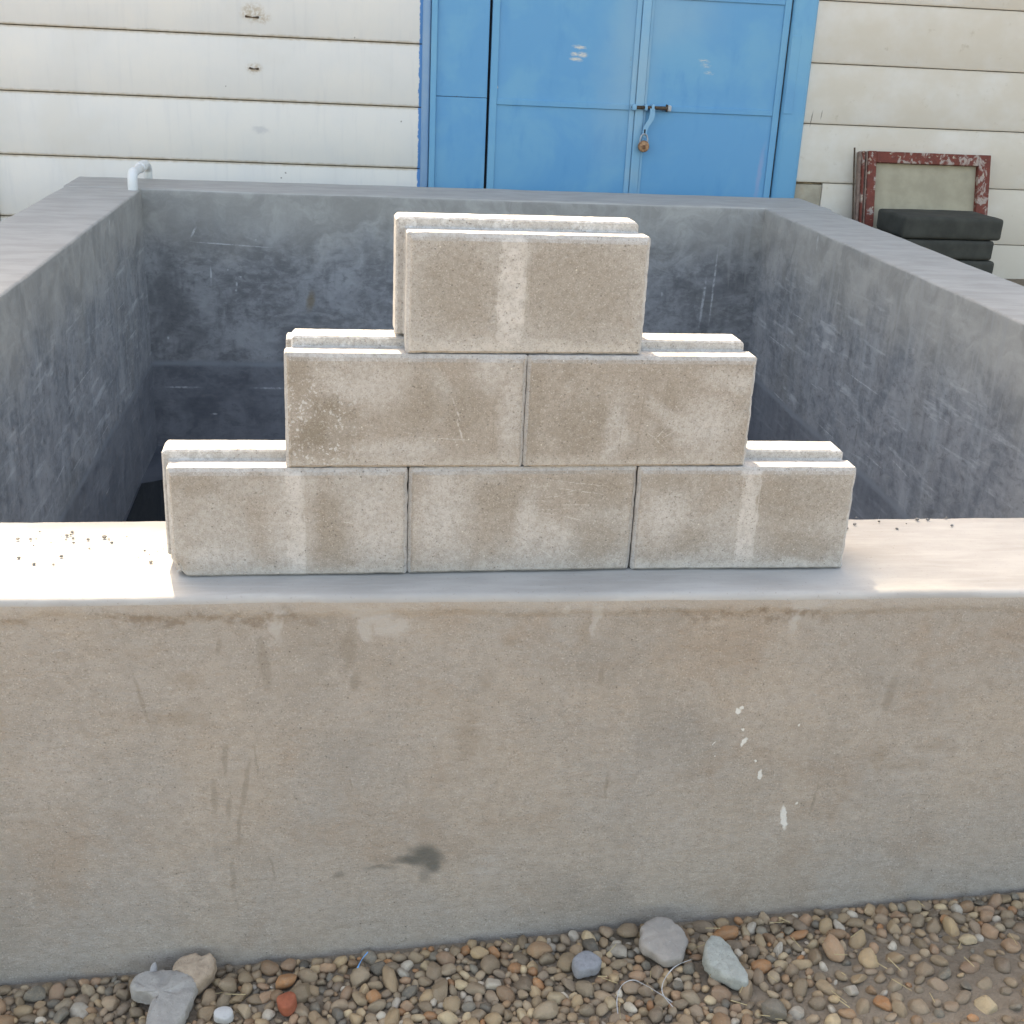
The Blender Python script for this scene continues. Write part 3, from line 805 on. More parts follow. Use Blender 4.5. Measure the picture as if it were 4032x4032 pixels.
tag(link('stone_slab', slab(3.62, 3.93, 6.33, 6.52, ground_z(3.8, 6.4) - 0.02, -0.165, None, 8.8, 0.012), flat('pale_stone', (0.30, 0.30, 0.275), 0.9, 0.12, 12)), 'pale grey stone slab standing at the wall foot behind the tank', 'slab')

# ------------------------------------------------------------------ interlocking concrete blocks
L, H, TG = 0.4060, 0.1990, 0.018
Y1, Y2, YT = 0.048, 0.106, 0.154
GR = 0.022
RI = 0.0115

def cuts(feats, step, keep=0.0125):
    feats = sorted(feats)
    out = list(feats)
    for a, b in zip(feats, feats[1:]):
        if b - a > 0.04:
            lo, hi = a + keep, b - keep
            n = max(1, round((hi - lo) / step))
            out += [lo + (hi - lo) * k / n for k in range(n + 1)]
        elif b - a > 0.026:
            out.append((a + b) / 2)
    return sorted(out)

def block_mesh(seed, chip=False, rough_right=0.0008, tl=-0.012):
    """tl: where the tongue ends at the left (minus sticks out, plus is set back)"""
    XS = cuts([tl, 0, L - RI, L], 0.010, 0.0105)
    YS = cuts([0, Y1, Y2, YT], 0.011)
    ZS = cuts([0, GR, H, H + TG], 0.010)
    def fill(x, y, z):
        mid = Y1 < y < Y2
        if mid: return tl < x < L - RI and GR < z < H + TG
        return 0 < x < L and 0 < z < H
    nx, ny, nz = len(XS) - 1, len(YS) - 1, len(ZS) - 1
    F = {}
    for i in range(nx):
        for j in range(ny):
            for k in range(nz):
                if fill((XS[i] + XS[i + 1]) / 2, (YS[j] + YS[j + 1]) / 2, (ZS[k] + ZS[k + 1]) / 2): F[i, j, k] = 1
    bm = bmesh.new()
    V = {}
    def v(i, j, k):
        if (i, j, k) not in V: V[i, j, k] = bm.verts.new((XS[i], YS[j], ZS[k]))
        return V[i, j, k]
    for (i, j, k) in F:
        if (i - 1, j, k) not in F: bm.faces.new((v(i, j, k), v(i, j, k + 1), v(i, j + 1, k + 1), v(i, j + 1, k)))
        if (i + 1, j, k) not in F: bm.faces.new((v(i + 1, j, k), v(i + 1, j + 1, k), v(i + 1, j + 1, k + 1), v(i + 1, j, k + 1)))
        if (i, j - 1, k) not in F: bm.faces.new((v(i, j, k), v(i + 1, j, k), v(i + 1, j, k + 1), v(i, j, k + 1)))
        if (i, j + 1, k) not in F: bm.faces.new((v(i, j + 1, k), v(i, j + 1, k + 1), v(i + 1, j + 1, k + 1), v(i + 1, j + 1, k)))
        if (i, j, k - 1) not in F: bm.faces.new((v(i, j, k), v(i, j + 1, k), v(i + 1, j + 1, k), v(i + 1, j, k)))
        if (i, j, k + 1) not in F: bm.faces.new((v(i, j, k + 1), v(i + 1, j, k + 1), v(i + 1, j + 1, k + 1), v(i, j + 1, k + 1)))
    bm.normal_update()
    lay = bm.edges.layers.float.new('bevel_weight_edge')
    for e in bm.edges:
        if len(e.link_faces) == 2 and e.link_faces[0].normal.dot(e.link_faces[1].normal) < 0.5:
            a, b = e.verts[0].co, e.verts[1].co
            w = 0.30
            if (a.y == 0 and b.y == 0) or (a.y == YT and b.y == YT):
                w = 1.0 if (a.z > H - 1e-4 and b.z > H - 1e-4) else (0.5 if abs(a.z - b.z) < 1e-6 else 0.85)
            elif a.x == b.x and a.z > H + 1e-4 and b.z > H + 1e-4: w = 0.6
            elif a.x < -1e-4 and b.x < -1e-4: w = 0.34
            e[lay] = w
    me = bpy.data.meshes.new('tmp')
    bm.to_mesh(me); bm.free()
    t = bpy.data.objects.new('tmp', me); COL.objects.link(t)
    bv = t.modifiers.new('b', 'BEVEL'); bv.limit_method = 'WEIGHT'; bv.width = 0.0095; bv.segments = 1; bv.use_clamp_overlap = False
    dg = bpy.context.evaluated_depsgraph_get()
    out = bpy.data.meshes.new_from_object(t.evaluated_get(dg))
    bpy.data.objects.remove(t); bpy.data.meshes.remove(me)
    for vv in out.vertices:
        c = vv.co
        if abs(c.y - 0.0095) < 6e-4 and abs(c.z - H) < 3e-4: c.y -= 0.0028
        elif abs(c.y) < 3e-4 and abs(c.z - (H - 0.0095)) < 6e-4: c.z -= 0.0024
        p = c.copy()
        n = vv.normal
        a = fbm(p.x * 60 + seed, p.y * 60, p.z * 60, 3) * 0.0004 + fbm(p.x * 12 + seed, p.y * 12, p.z * 12, 2) * 0.0003
        # worn arrises: vertices close to an outer edge lose a little
        near = sum(1 for q in (abs(p.y) < 0.011, abs(p.z - H) < 0.011, p.z < 0.011, p.x < 0.011, p.x > L - 0.011) if q)
        if near >= 2:
            a -= max(0.0, fbm(p.x * 45, p.y * 45 + seed, p.z * 45, 3)) * 0.0018
        c += n * a
        if p.x > L - 0.012 and p.y < 0.03:
            c.x += fbm(seed * 2, 1.0, p.z * 75, 3) * rough_right * 1.6
        if chip:
            d = math.sqrt((max(0, p.x) / 0.030) ** 2 + (p.z / 0.034) ** 2 + (max(0, p.y) / 0.05) ** 2)
            if d < 1:
                k = (1 - d)
                c += Vector((0.013, 0.010, 0.012)) * k * (0.8 + 0.6 * fbm(p.x * 120, p.y * 120, p.z * 120 + seed, 2))
    return smooth(out, 28)

def block_mat(name, seed, brown=0.5, stripe=None, blobs=(), pale=(), specks=None, lines=(), scratches=(), edge_rows=0.5):
    m = Mat(name, 0.92, 0.15)
    x, y, z = m.xyz()
    off = (seed * 3.7, seed * 1.3, seed * 2.9)
    P2 = m.scaled((1, 1, 1), off)
    n1 = m.noise(7, 5, 0.62, 0.3, vec=P2)
    n2 = m.noise(26, 4, 0.6, vec=P2)
    n3 = m.noise(120, 4, 0.7, vec=P2)
    n4 = m.noise(420, 2, 0.6, vec=P2)
    BR, GY, PA = (0.345, 0.306, 0.262), (0.400, 0.378, 0.346), (0.490, 0.468, 0.438)
    c = m.mix(m.ramp(n1, 0.62 - 0.4 * brown, 0.85 - 0.4 * brown), BR, GY)
    c = m.mix(m.ramp(n2, 0.5, 0.75, 0, 0.42), c, (0.430, 0.402, 0.362))
    w = m.warp(30, 0.03, 4, vec=P2)
    w = m.node('ShaderNodeVectorMath', {0: w, 1: off}, operation='SUBTRACT').outputs[0]
    if blobs:
        mk = m.mx(*[m.blob(w, a, b, p, q, t, 0.45) for a, b, p, q, t in blobs])
        c = m.mix(m.mul(mk, 0.52), c, (0.272, 0.236, 0.192))
    if pale:
        mk = m.mx(*[m.blob(w, a, b, p, q, t, 0.6) for a, b, p, q, t in pale])
        c = m.mix(m.mul(m.mul(mk, m.ramp(n2, 0.25, 0.6, 0.45, 1.0)), 0.75), c, PA)
    if stripe:
        a, b, s_ = stripe
        sv = m.node('ShaderNodeSeparateXYZ', {0: w}).outputs[0]
        st = m.band(sv, a, b, 0.004)
        c = m.mix(m.mul(st, m.ramp(n2, 0.25, 0.65, 0.5 * s_, s_)), c, (0.55, 0.525, 0.492))
        e1 = m.mul(m.mx(m.band(m.add(x, m.mul(m.sub(n3, 0.5), 0.003)), a - 0.001, a + 0.0006, 0.0008), m.band(m.add(x, m.mul(m.sub(n3, 0.5), 0.003)), b - 0.0006, b + 0.001, 0.0008)), m.ramp(n2, 0.4, 0.6, 0.2, 0.9))
        c = m.mix(e1, c, (0.52, 0.49, 0.45))
    for (a, b, p, q, t) in lines:
        c = m.mix(m.mul(m.blob(m.P, a, b, p, q, t, 0.5), 0.35), c, (0.24, 0.21, 0.175))
    # pale, crumbly band along the lower edge
    zb = m.add(z, m.mul(m.sub(m.noise(18, 4, vec=P2), 0.5), 0.05))
    c = m.mix(m.mul(m.ramp(zb, 0.028, 0.006), edge_rows), c, (0.49, 0.465, 0.425))
    if scratches:
        ws = m.warp(50, 0.004, 2)
        mk = m.mx(*[m.blob(ws, a, b, p, q, t, 0.5) for a, b, p, q, t in scratches])
        c = m.mix(m.mul(mk, m.ramp(n3, 0.35, 0.6, 0.2, 0.9)), c, (0.49, 0.46, 0.42))
    if specks:
        a, b, p, q = specks
        area = m.blob(w, a, b, p, q, 0, 0.6)
        vv = m.ramp(m.add(m.voro(150, vec=m.warp(90, 0.016)), m.mul(m.noise(70, 3), 0.5)), 0.68, 0.50)
        vv = m.mul(vv, m.ramp(m.noise(26, 3), 0.38, 0.50))
        c = m.mix(m.mul(area, m.mul(vv, 0.9)), c, (0.58, 0.57, 0.55))
        c = m.mix(m.mul(area, m.mul(m.ramp(m.noise(22, 3, vec=P2), 0.48, 0.62), 0.7)), c, (0.235, 0.20, 0.155))
    # faces other than the front are mould-pale; on chamfers this paints in skylight
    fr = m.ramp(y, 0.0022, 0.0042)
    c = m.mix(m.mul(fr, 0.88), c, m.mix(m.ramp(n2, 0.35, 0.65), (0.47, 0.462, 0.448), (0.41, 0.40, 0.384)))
    # white bloom left on the tongue
    tg = m.mul(m.ramp(z, H + 0.0005, H + 0.002), m.ramp(m.add(n2, m.mul(n3, 0.35)), 0.66, 0.80))
    c = m.mix(m.mul(tg, 0.6), c, (0.62, 0.62, 0.61))
    # fine grain, pores and sand grains
    c = m.mix(m.ramp(n3, 0.3, 0.65, 0.34, 0.0), c, (0.17, 0.145, 0.115))
    c = m.mix(m.ramp(n4, 0.56, 0.74, 0, 0.6), c, (0.56, 0.53, 0.49))
    c = m.mix(m.ramp(n4, 0.42, 0.28, 0, 0.6), c, (0.15, 0.13, 0.105))
    po = m.voro(110, vec=P2)
    pores = m.mul(m.ramp(po, 0.19, 0.11), m.ramp(m.noise(33, 2, vec=P2), 0.47, 0.58))
    c = m.mix(m.mul(pores, 0.55), c, (0.13, 0.115, 0.10))
    gr = m.mul(m.ramp(m.voro(60, vec=m.scaled((1, 1, 1), (seed + 5, 2, 9))), 0.10, 0.06), m.ramp(m.noise(21, 2, vec=P2), 0.55, 0.6))
    c = m.mix(m.mul(gr, 0.85), c, (0.62, 0.58, 0.50))
    m.color(c)
    h = m.sub(m.add(m.mul(n3, 0.8), m.mul(n4, 0.35)), m.mul(pores, 0.9))
    b1 = m.bump(h, 0.6, 0.0026)
    return m.m

LP, HP = 0.40664, 0.2
BL = [
 # (grid x, row, dx, dy, yaw, label, mesh args, mat args)
 (0, 0, 0.0022, -0.0021, -0.0032, 'bottom row concrete block at left, with chipped lower corner and pale centre streak', dict(seed=1.3, chip=True),
  dict(brown=0.62, stripe=(0.200, 0.228, 0.85), blobs=[(0.275, 0.075, 0.034, 0.045, 0), (0.265, 0.125, 0.03, 0.03, 0), (0.05, 0.17, 0.04, 0.02, 0)], pale=[(0.36, 0.10, 0.05, 0.07, 0), (0.205, 0.10, 0.035, 0.10, 0), (0.08, 0.04, 0.05, 0.02, 0)], scratches=[(0.10, 0.10, 0.014, 0.0012, 0.5), (0.165, 0.09, 0.012, 0.0012, 0.6), (0.30, 0.10, 0.012, 0.0012, 0.2)])),
 (1, 0, 0.0030, 0.0003, 0.0070, 'bottom row concrete block in the middle, pale with fine curved scratches', dict(seed=4.1),
  dict(brown=0.38, blobs=[(0.165, 0.145, 0.05, 0.03, 0.1), (0.34, 0.15, 0.05, 0.03, 0), (0.33, 0.06, 0.06, 0.04, 0)], pale=[(0.06, 0.10, 0.05, 0.08, 0), (0.21, 0.09, 0.02, 0.06, 0.1), (0.25, 0.07, 0.05, 0.035, 0.3)],
       scratches=[(0.262 + 0.035 * math.cos(k * 2.3), 0.035 + 0.0085 * k, 0.018 + 0.008 * (k % 3), 0.0007, 0.62 - 0.055 * k + 0.08 * math.sin(k * 1.7)) for k in range(16)] + [(0.212, 0.10, 0.0012, 0.035, 0.05), (0.30, 0.17, 0.05, 0.0008, 0.12), (0.30, 0.155, 0.05, 0.0008, 0.15)], edge_rows=0.35)),
 (2, 0, 0.0040, -0.0049, -0.0215, 'bottom row concrete block at right, brown with a narrow pale vertical strip', dict(seed=7.9, rough_right=0.0011),
  dict(brown=0.7, stripe=(0.193, 0.226, 0.8), blobs=[(0.10, 0.06, 0.04, 0.03, 0), (0.30, 0.14, 0.09, 0.05, 0), (0.31, 0.05, 0.07, 0.03, 0), (0.05, 0.17, 0.04, 0.02, 0)], pale=[(0.05, 0.10, 0.04, 0.05, 0.2)], edge_rows=0.9)),
 (0.5, 1, -0.0021, -0.0005, -0.0013, 'middle row concrete block at left, speckled white at its left end', dict(seed=11.2, tl=0.011),
  dict(brown=0.35, blobs=[(0.022, 0.165, 0.022, 0.04, 0.1), (0.225, 0.115, 0.035, 0.04, 0.0), (0.30, 0.10, 0.03, 0.045, 0.2), (0.08, 0.10, 0.03, 0.03, 0), (0.06, 0.05, 0.04, 0.03, 0)], pale=[(0.13, 0.15, 0.07, 0.04, 0.2), (0.385, 0.10, 0.022, 0.09, 0), (0.19, 0.03, 0.07, 0.02, 0), (0.345, 0.17, 0.03, 0.03, 0)],
       specks=(0.055, 0.07, 0.065, 0.10), scratches=[(0.287, 0.105, 0.0016, 0.02, -0.35), (0.295, 0.065, 0.0016, 0.02, -0.3), (0.27, 0.052, 0.05, 0.0012, 0.05)], lines=[(0.352, 0.07, 0.0012, 0.05, 0)])),
 (1.5, 1, -0.0020, 0.0004, 0.0105, 'middle row concrete block at right, pale grey with faint diagonal band', dict(seed=15.6, rough_right=0.0009),
  dict(brown=0.28, blobs=[(0.016, 0.10, 0.014, 0.08, 0.0), (0.07, 0.17, 0.012, 0.012, 0), (0.105, 0.075, 0.05, 0.05, 0), (0.25, 0.09, 0.014, 0.07, 0.06)], pale=[(0.33, 0.07, 0.05, 0.06, 0), (0.16, 0.06, 0.02, 0.06, 0.05), (0.255, 0.09, 0.05, 0.012, 0.75), (0.36, 0.16, 0.05, 0.02, 0.1)],
       lines=[(0.205, 0.10, 0.0015, 0.08, 0.06), (0.246, 0.14, 0.0015, 0.045, 0.06), (0.17, 0.06, 0.0012, 0.045, 0.04)], scratches=[(0.245, 0.065, 0.02, 0.001, -0.9), (0.25, 0.055, 0.018, 0.001, -0.6), (0.235, 0.05, 0.02, 0.001, 0.7)])),
 (1, 2, -0.0052, 0.0068, 0.0183, 'topmost concrete block of the pyramid, brown with a wide pale vertical stripe', dict(seed=19.9, tl=-0.015),
  dict(brown=0.92, stripe=(0.152, 0.196, 0.95), blobs=[(0.08, 0.11, 0.06, 0.07, 0), (0.29, 0.11, 0.09, 0.08, 0), (0.22, 0.12, 0.02, 0.07, 0)], pale=[(0.12, 0.014, 0.10, 0.016, 0), (0.178, 0.09, 0.014, 0.09, 0)], lines=[(0.206, 0.12, 0.001, 0.06, 0.0)], edge_rows=0.9)),
]
for gx, row, dx, dy, yaw, label, ma, mt in BL:
    x0 = gx * LP + dx
    cx, cy = x0 + LP / 2, dy
    # rotate about the middle of the front face
    px = cx - math.cos(yaw) * (L / 2)
    py = cy - math.sin(yaw) * (L / 2)
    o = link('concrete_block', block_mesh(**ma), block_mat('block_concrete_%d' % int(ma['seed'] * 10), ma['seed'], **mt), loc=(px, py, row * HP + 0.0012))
    o.rotation_euler = (0, 0, yaw)
    tag(o, label, 'block', 'interlocking blocks stacked as a pyramid')

# ------------------------------------------------------------------ gravel
rng = random.Random(11)
PAL = [(0.300, 0.212, 0.132), (0.245, 0.182, 0.122), (0.345, 0.245, 0.145), (0.210, 0.160, 0.115), (0.380, 0.272, 0.165), (0.275, 0.170, 0.100),
       (0.175, 0.158, 0.130), (0.310, 0.235, 0.162), (0.370, 0.180, 0.082), (0.460, 0.355, 0.225), (0.235, 0.182, 0.126), (0.285, 0.205, 0.135), (0.225, 0.168, 0.112), (0.325, 0.205, 0.130), (0.135, 0.122, 0.100), (0.330, 0.255, 0.175), (0.46, 0.41, 0.34), (0.26, 0.19, 0.12), (0.24, 0.18, 0.13), (0.29, 0.21, 0.145)]
def pebble_mat(name, island):
    m = Mat(name, 0.72, 0.35)
    if island: r = m.t.nodes.new('ShaderNodeNewGeometry').outputs['Random Per Island']
    else: r = m.t.nodes.new('ShaderNodeObjectInfo').outputs['Random']
    cr = m.t.nodes.new('ShaderNodeValToRGB')
    cr.color_ramp.interpolation = 'CONSTANT'
    el = cr.color_ramp.elements
    while len(el) < len(PAL): el.new(0.5)
    for k, e in enumerate(el): e.position = k / len(PAL); e.color = (*PAL[k], 1)
    m.t.links.new(r, cr.inputs[0])
    n = m.noise(90 if island else 2.0, 4, 0.65)
    n2 = m.noise(420 if island else 9.0, 3, 0.7)
    c = m.mix(m.ramp(n, 0.35, 0.7, 0, 0.4), cr.outputs[0], (0.27, 0.215, 0.155))
    c = m.mix(m.ramp(n2, 0.55, 0.75, 0, 0.4), c, (0.42, 0.35, 0.27))
    c = m.mix(m.ramp(n2, 0.42, 0.28, 0, 0.35), c, (0.10, 0.08, 0.06))
    hv = m.math('FRACT', m.mul(r, 37.7))
    c = m.mix(1.0, c, m.mix(hv, (0.80, 0.79, 0.77), (1.26, 1.23, 1.16)), 'MULTIPLY')
    m.color(c)
    m.rough(m.ramp(hv, 0, 1, 0.55, 0.9))
    m.bump(m.add(n, m.mul(n2, 0.3)), 0.25, 0.003 if island else 0.15)
    return m.m
M_PEB, M_GRAV = pebble_mat('pebble', False), pebble_mat('gravel_mass', True)

def pebble_shape(sub, seed, ang):
    bm = bmesh.new()
    bmesh.ops.create_icosphere(bm, subdivisions=sub, radius=1.0)
    r2 = random.Random(seed)
    planes = [(Vector((r2.gauss(0, 1), r2.gauss(0, 1), r2.gauss(0, 1))).normalized(), r2.uniform(0.55, 0.88)) for _ in range(ang)]
    for v in bm.verts:
        p = v.co.normalized()
        d = 1 + 0.20 * noise.noise(p * 1.1 + Vector((seed, 0, 0))) + 0.07 * noise.noise(p * 2.6 + Vector((0, seed, 0)))
        p = p * d
        for n, k in planes:
            q = p.dot(n)
            if q > k: p -= n * (q - k) * 0.85
        v.co = p
    bm.normal_update()
    return bm
SHAPES = []
for k in range(16):
    bm = pebble_shape(3, 3.17 * k + 1, [2, 4, 6, 9, 12][k % 5])
    SHAPES.append(smooth(mesh_of(bm, 'pebble'), 42))
    SHAPES[-1].materials.append(M_PEB)
LOW = []
for k in range(10):
    bm = pebble_shape(2, 5.3 * k + 2, [2, 4, 6][k % 3])
    bm.verts.index_update()
    LOW.append(([v.co.copy() for v in bm.verts], [tuple(v.index for v in f.verts) for f in bm.faces])); bm.free()
LOW1 = []
for k in range(10):
    bm = pebble_shape(1, 5.3 * k + 2, [2, 4, 6][k % 3])
    bm.verts.index_update()
    LOW1.append(([v.co.copy() for v in bm.verts], [tuple(v.index for v in f.verts) for f in bm.faces])); bm.free()

# larger stones that are things of their own: (x, y, radius of the bare spot)
SPOTS = [(0.90, -0.178, 0.047), (0.985, -0.235, 0.036), (1.003, -0.275, 0.024), (0.742, -0.207, 0.03), (-0.035, -0.145, 0.04), (-0.018, -0.20, 0.042), (0.018, -0.125, 0.034), (0.19, -0.219, 0.021), (0.077, -0.225, 0.02), (-0.06, -0.105, 0.012)]
FIXED = [(0.845, -0.122, 0.022), (0.183, -0.148, 0.021), (0.078, -0.147, 0.021), (0.46, -0.168, 0.019), (1.215, -0.235, 0.022), (1.05, -0.37, 0.020), (0.55, -0.135, 0.018)]
def wall_line(x): return fy(x) - 0.006
cell = {}
PEB = []
def soilness(x, y):
    return max(0.0, min(1.0, (x - 1.02 + 0.2 * fbm(x * 5, y * 5, 4)) * 3.5)) * max(0.0, min(1.0, (-0.17 - y) * 9 + 0.3 * fbm(x * 9, y * 9, 1)))
def free(x, y, r, ov):
    for i in range(int(x // 0.06) - 1, int(x // 0.06) + 2):
        for j in range(int(y // 0.06) - 1, int(y // 0.06) + 2):
            for (a, b, q) in cell.get((i, j), ()):
                if (a - x) ** 2 + (b - y) ** 2 < (ov * (q + r)) ** 2: return False
    return True
def put(x, y, r, lift):
    cell.setdefault((int(x // 0.06), int(y // 0.06)), []).append((x, y, r))
    PEB.append((x, y, r, lift))
for (x, y, r) in FIXED: put(x, y, r, 0.6)
X0, X1, Y0 = -0.9, 2.05, -0.80
tiers = [(0.017, 0.021, 150), (0.0125, 0.017, 2400), (0.0095, 0.0125, 13000), (0.0068, 0.0095, 24000), (0.0045, 0.0068, 20000)]
for (ra, rb, tries) in tiers:
    for _ in range(tries):
        x = rng.uniform(X0, X1); r = rng.uniform(ra, rb)
        y = rng.uniform(Y0, wall_line(x) - r * 0.75)
        if any((x - a) ** 2 + (y - b) ** 2 < (q + r * 0.25) ** 2 for a, b, q in SPOTS): continue
        so = soilness(x, y)
        if so > 0.35 and r < 0.009 and fbm(x * 40, y * 40, 7) < 0.35 * so: continue
        if free(x, y, r, 0.76 + 0.38 * so): put(x, y, r, 0.0 if so < 0.3 else -0.5 * so)

def peb_xf(x, y, r, lift):
    sz = rng.uniform(0.62, 0.9)
    sx_, sy_ = r * rng.uniform(1.0, 1.5), r * rng.uniform(0.8, 1.05)
    q = Quaternion((0, 0, 1), rng.uniform(0, 6.283)) @ Quaternion((1, 0, 0), rng.gauss(0, 0.38)) @ Quaternion((0, 1, 0), rng.gauss(0, 0.38))
    z = ground_z(x, y) + r * sz * (0.42 + lift * 0.7 + rng.uniform(-0.15, 0.30))
    return Vector((x, y, z)), q, Vector((sx_, sy_, r * sz))

def in_view(p, pad=0.0):
    d = p - CAM_LOC
    zc = d.dot(CF)
    return abs(CAM_F * d.dot(CR) / zc) < 2016 + pad and abs(CAM_F * d.dot(CU) / zc) < 2016 + pad
recs = [(p, peb_xf(*p)) for p in PEB]
seen = sorted([k for k, (p, xf) in enumerate(recs) if in_view(xf[0])], key=lambda k: -recs[k][0][2])
single = set(seen[:296])
gv, gf = [], []
for k, (p, (loc, q, sc)) in enumerate(recs):
    if k in single:
        o = bpy.data.objects.new('pebble', SHAPES[rng.randrange(len(SHAPES))])
        COL.objects.link(o)
        o.parent = GROUND
        o.location = loc
        o.rotation_mode = 'QUATERNION'
        o.rotation_quaternion = q
        o.scale = sc
    else:
        src = LOW if in_view(loc, 250) else LOW1
        V_, F_ = src[rng.randrange(len(src))]
        b = len(gv)
        for v in V_:
            gv.append(tuple(loc + q @ Vector((v.x * sc.x, v.y * sc.y, v.z * sc.z))))
        gf += [tuple(b + i for i in f) for f in F_]
_me = bpy.data.meshes.new('gravel')
_me.from_pydata(gv, [], gf)
smooth(_me, 60)
tag(link('gravel', _me, M_GRAV), 'small brown river pebbles lying along the foot of the wall', 'gravel', kind='stuff')

# ------------------------------------------------------------------ odd stones and scraps on the gravel
def chunk(outline, thick, seed, rough=0.002, dome=0.25, sub=5):
    """flat stone from an outline (x, y), rounded at the rim, slightly domed and pitted on top"""
    n = len(outline)
    cx = sum(p[0] for p in outline) / n; cy = sum(p[1] for p in outline) / n
    # refine outline
    pts = []
    for i in range(n):
        p0, p1, p2, p3 = [Vector((*outline[(i + k - 1) % n], 0)) for k in range(4)]
        for t in (0.0, 0.2, 0.4, 0.6, 0.8):
            pts.append(0.5 * ((2 * p1) + (-p0 + p2) * t + (2 * p0 - 5 * p1 + 4 * p2 - p3) * t * t + (-p0 + 3 * p1 - 3 * p2 + p3) * t ** 3))
    rings = []
    prof = [(0.90, -0.5), (0.97, -0.42), (1.0, -0.2), (1.0, 0.15), (0.98, 0.32), (0.94, 0.42), (0.86, 0.48), (0.7, 0.5), (0.5, 0.5 + dome * 0.08), (0.3, 0.5 + dome * 0.12), (0.12, 0.5 + dome * 0.14)]
    bm = bmesh.new()
    for s, h in prof:
        row = []
        for p in pts:
            q = Vector((cx + (p.x - cx) * s, cy + (p.y - cy) * s, h * thick))
            q += Vector((noise.noise(Vector((q.x * 70, q.y * 70, q.z * 70 + seed))), noise.noise(Vector((q.x * 70 + seed, q.y * 70, q.z * 70))), noise.noise(Vector((q.x * 70, q.y * 70 + seed, q.z * 70))))) * rough
            q.z += noise.noise(Vector((q.x * 190, q.y * 190, seed))) * rough * 0.45
            row.append(bm.verts.new((q.x - cx, q.y - cy, q.z)))
        rings.append(row)
    m = len(pts)
    for a, b in zip(rings, rings[1:]):
        for k in range(m): bm.faces.new((a[k], a[(k + 1) % m], b[(k + 1) % m], b[k]))
    bm.faces.new(rings[-1]); bm.faces.new(rings[0][::-1])
    bmesh.ops.recalc_face_normals(bm, faces=bm.faces)
    return mesh_of(bm, 'stone', 55), (cx, cy)

def stone_mat(name, a, b, pits=0.5, sc=45, light=(0.5, 0.5, 0.48)):
    m = Mat(name, 0.92, 0.15)
    n = m.noise(sc, 5, 0.65); n2 = m.noise(sc * 5, 3, 0.7)
    c = m.mix(m.ramp(n, 0.35, 0.65), a, b)
    c = m.mix(m.ramp(n2, 0.42, 0.28, 0, pits), c, tuple(v * 0.4 for v in a))
    c = m.mix(m.ramp(n2, 0.6, 0.75, 0, 0.5), c, light)
    m.color(c); m.bump(m.add(n, m.mul(n2, 0.5)), 0.5, 0.004)
    return m.m
def place_stone(name, outline, thick, mat, label, tilt=(0, 0), lift=0.016, seed=1.0, rough=0.002, dome=0.25, cat='stone'):
    me, (cx, cy) = chunk(outline, thick, seed, rough, dome)
    o = link(name, me, mat, loc=(cx, cy, ground_z(cx, cy) + lift))
    o.rotation_euler = (tilt[0], tilt[1], 0)
    tag(o, label, cat)
    return o
def ell(cx, cy, rx, ry, n, seed, j=0.06):
    r_ = random.Random(seed)
    return [(cx + rx * (1 + r_.uniform(-j, j)) * math.cos(2 * math.pi * k / n), cy + ry * (1 + r_.uniform(-j, j)) * math.sin(2 * math.pi * k / n)) for k in range(n)]
place_stone('round_stone', [(0.874, -0.136), (0.893, -0.128), (0.917, -0.132), (0.931, -0.148), (0.943, -0.168), (0.944, -0.187), (0.934, -0.206), (0.924, -0.224), (0.900, -0.230), (0.880, -0.224), (0.868, -0.208), (0.853, -0.196), (0.850, -0.178), (0.857, -0.164), (0.860, -0.148)], 0.026,
            stone_mat('pale_cement_stone', (0.345, 0.305, 0.265), (0.295, 0.268, 0.238), 0.25, 30), 'large round flat beige cement stone lying on the gravel', (0.20, 0), 0.030, 2.2, 0.0026)
place_stone('rough_stone', [(0.968, -0.215), (0.982, -0.196), (1.000, -0.198), (1.012, -0.218), (1.020, -0.240), (1.024, -0.268), (1.030, -0.290), (1.022, -0.306), (1.000, -0.300), (0.983, -0.286), (0.965, -0.270), (0.957, -0.250), (0.960, -0.232)], 0.03,
            stone_mat('grey_green_stone', (0.385, 0.390, 0.345), (0.31, 0.315, 0.28), 0.7, 60, (0.48, 0.49, 0.45)), 'pitted grey green stone tapering to a point, right of the round stone', (0.15, 0.05), 0.028, 5.1, 0.0032)
place_stone('blue_grey_stone', [(0.716, -0.208), (0.724, -0.192), (0.745, -0.182), (0.763, -0.190), (0.772, -0.205), (0.764, -0.220), (0.748, -0.226), (0.724, -0.232)], 0.024,
            stone_mat('blue_grey_stone', (0.29, 0.292, 0.30), (0.24, 0.242, 0.25), 0.5, 70, (0.42, 0.43, 0.45)), 'small blue grey rough stone left of the round stone', (0.12, 0.05), 0.022, 3.3, 0.002)
place_stone('cement_lump', [(-0.094, -0.142), (-0.078, -0.127), (-0.045, -0.122), (-0.012, -0.126), (0.014, -0.138), (0.026, -0.160), (0.019, -0.195), (0.006, -0.235), (-0.02, -0.262), (-0.052, -0.262), (-0.056, -0.225), (-0.050, -0.195), (-0.057, -0.176), (-0.082, -0.170), (-0.094, -0.158)], 0.034,
            stone_mat('grey_cement_lump', (0.36, 0.338, 0.305), (0.30, 0.283, 0.258), 0.5, 40), 'grey cement lump with a bent outline at the lower left corner of the gravel', (0.12, 0.0), 0.030, 6.4, 0.0042)
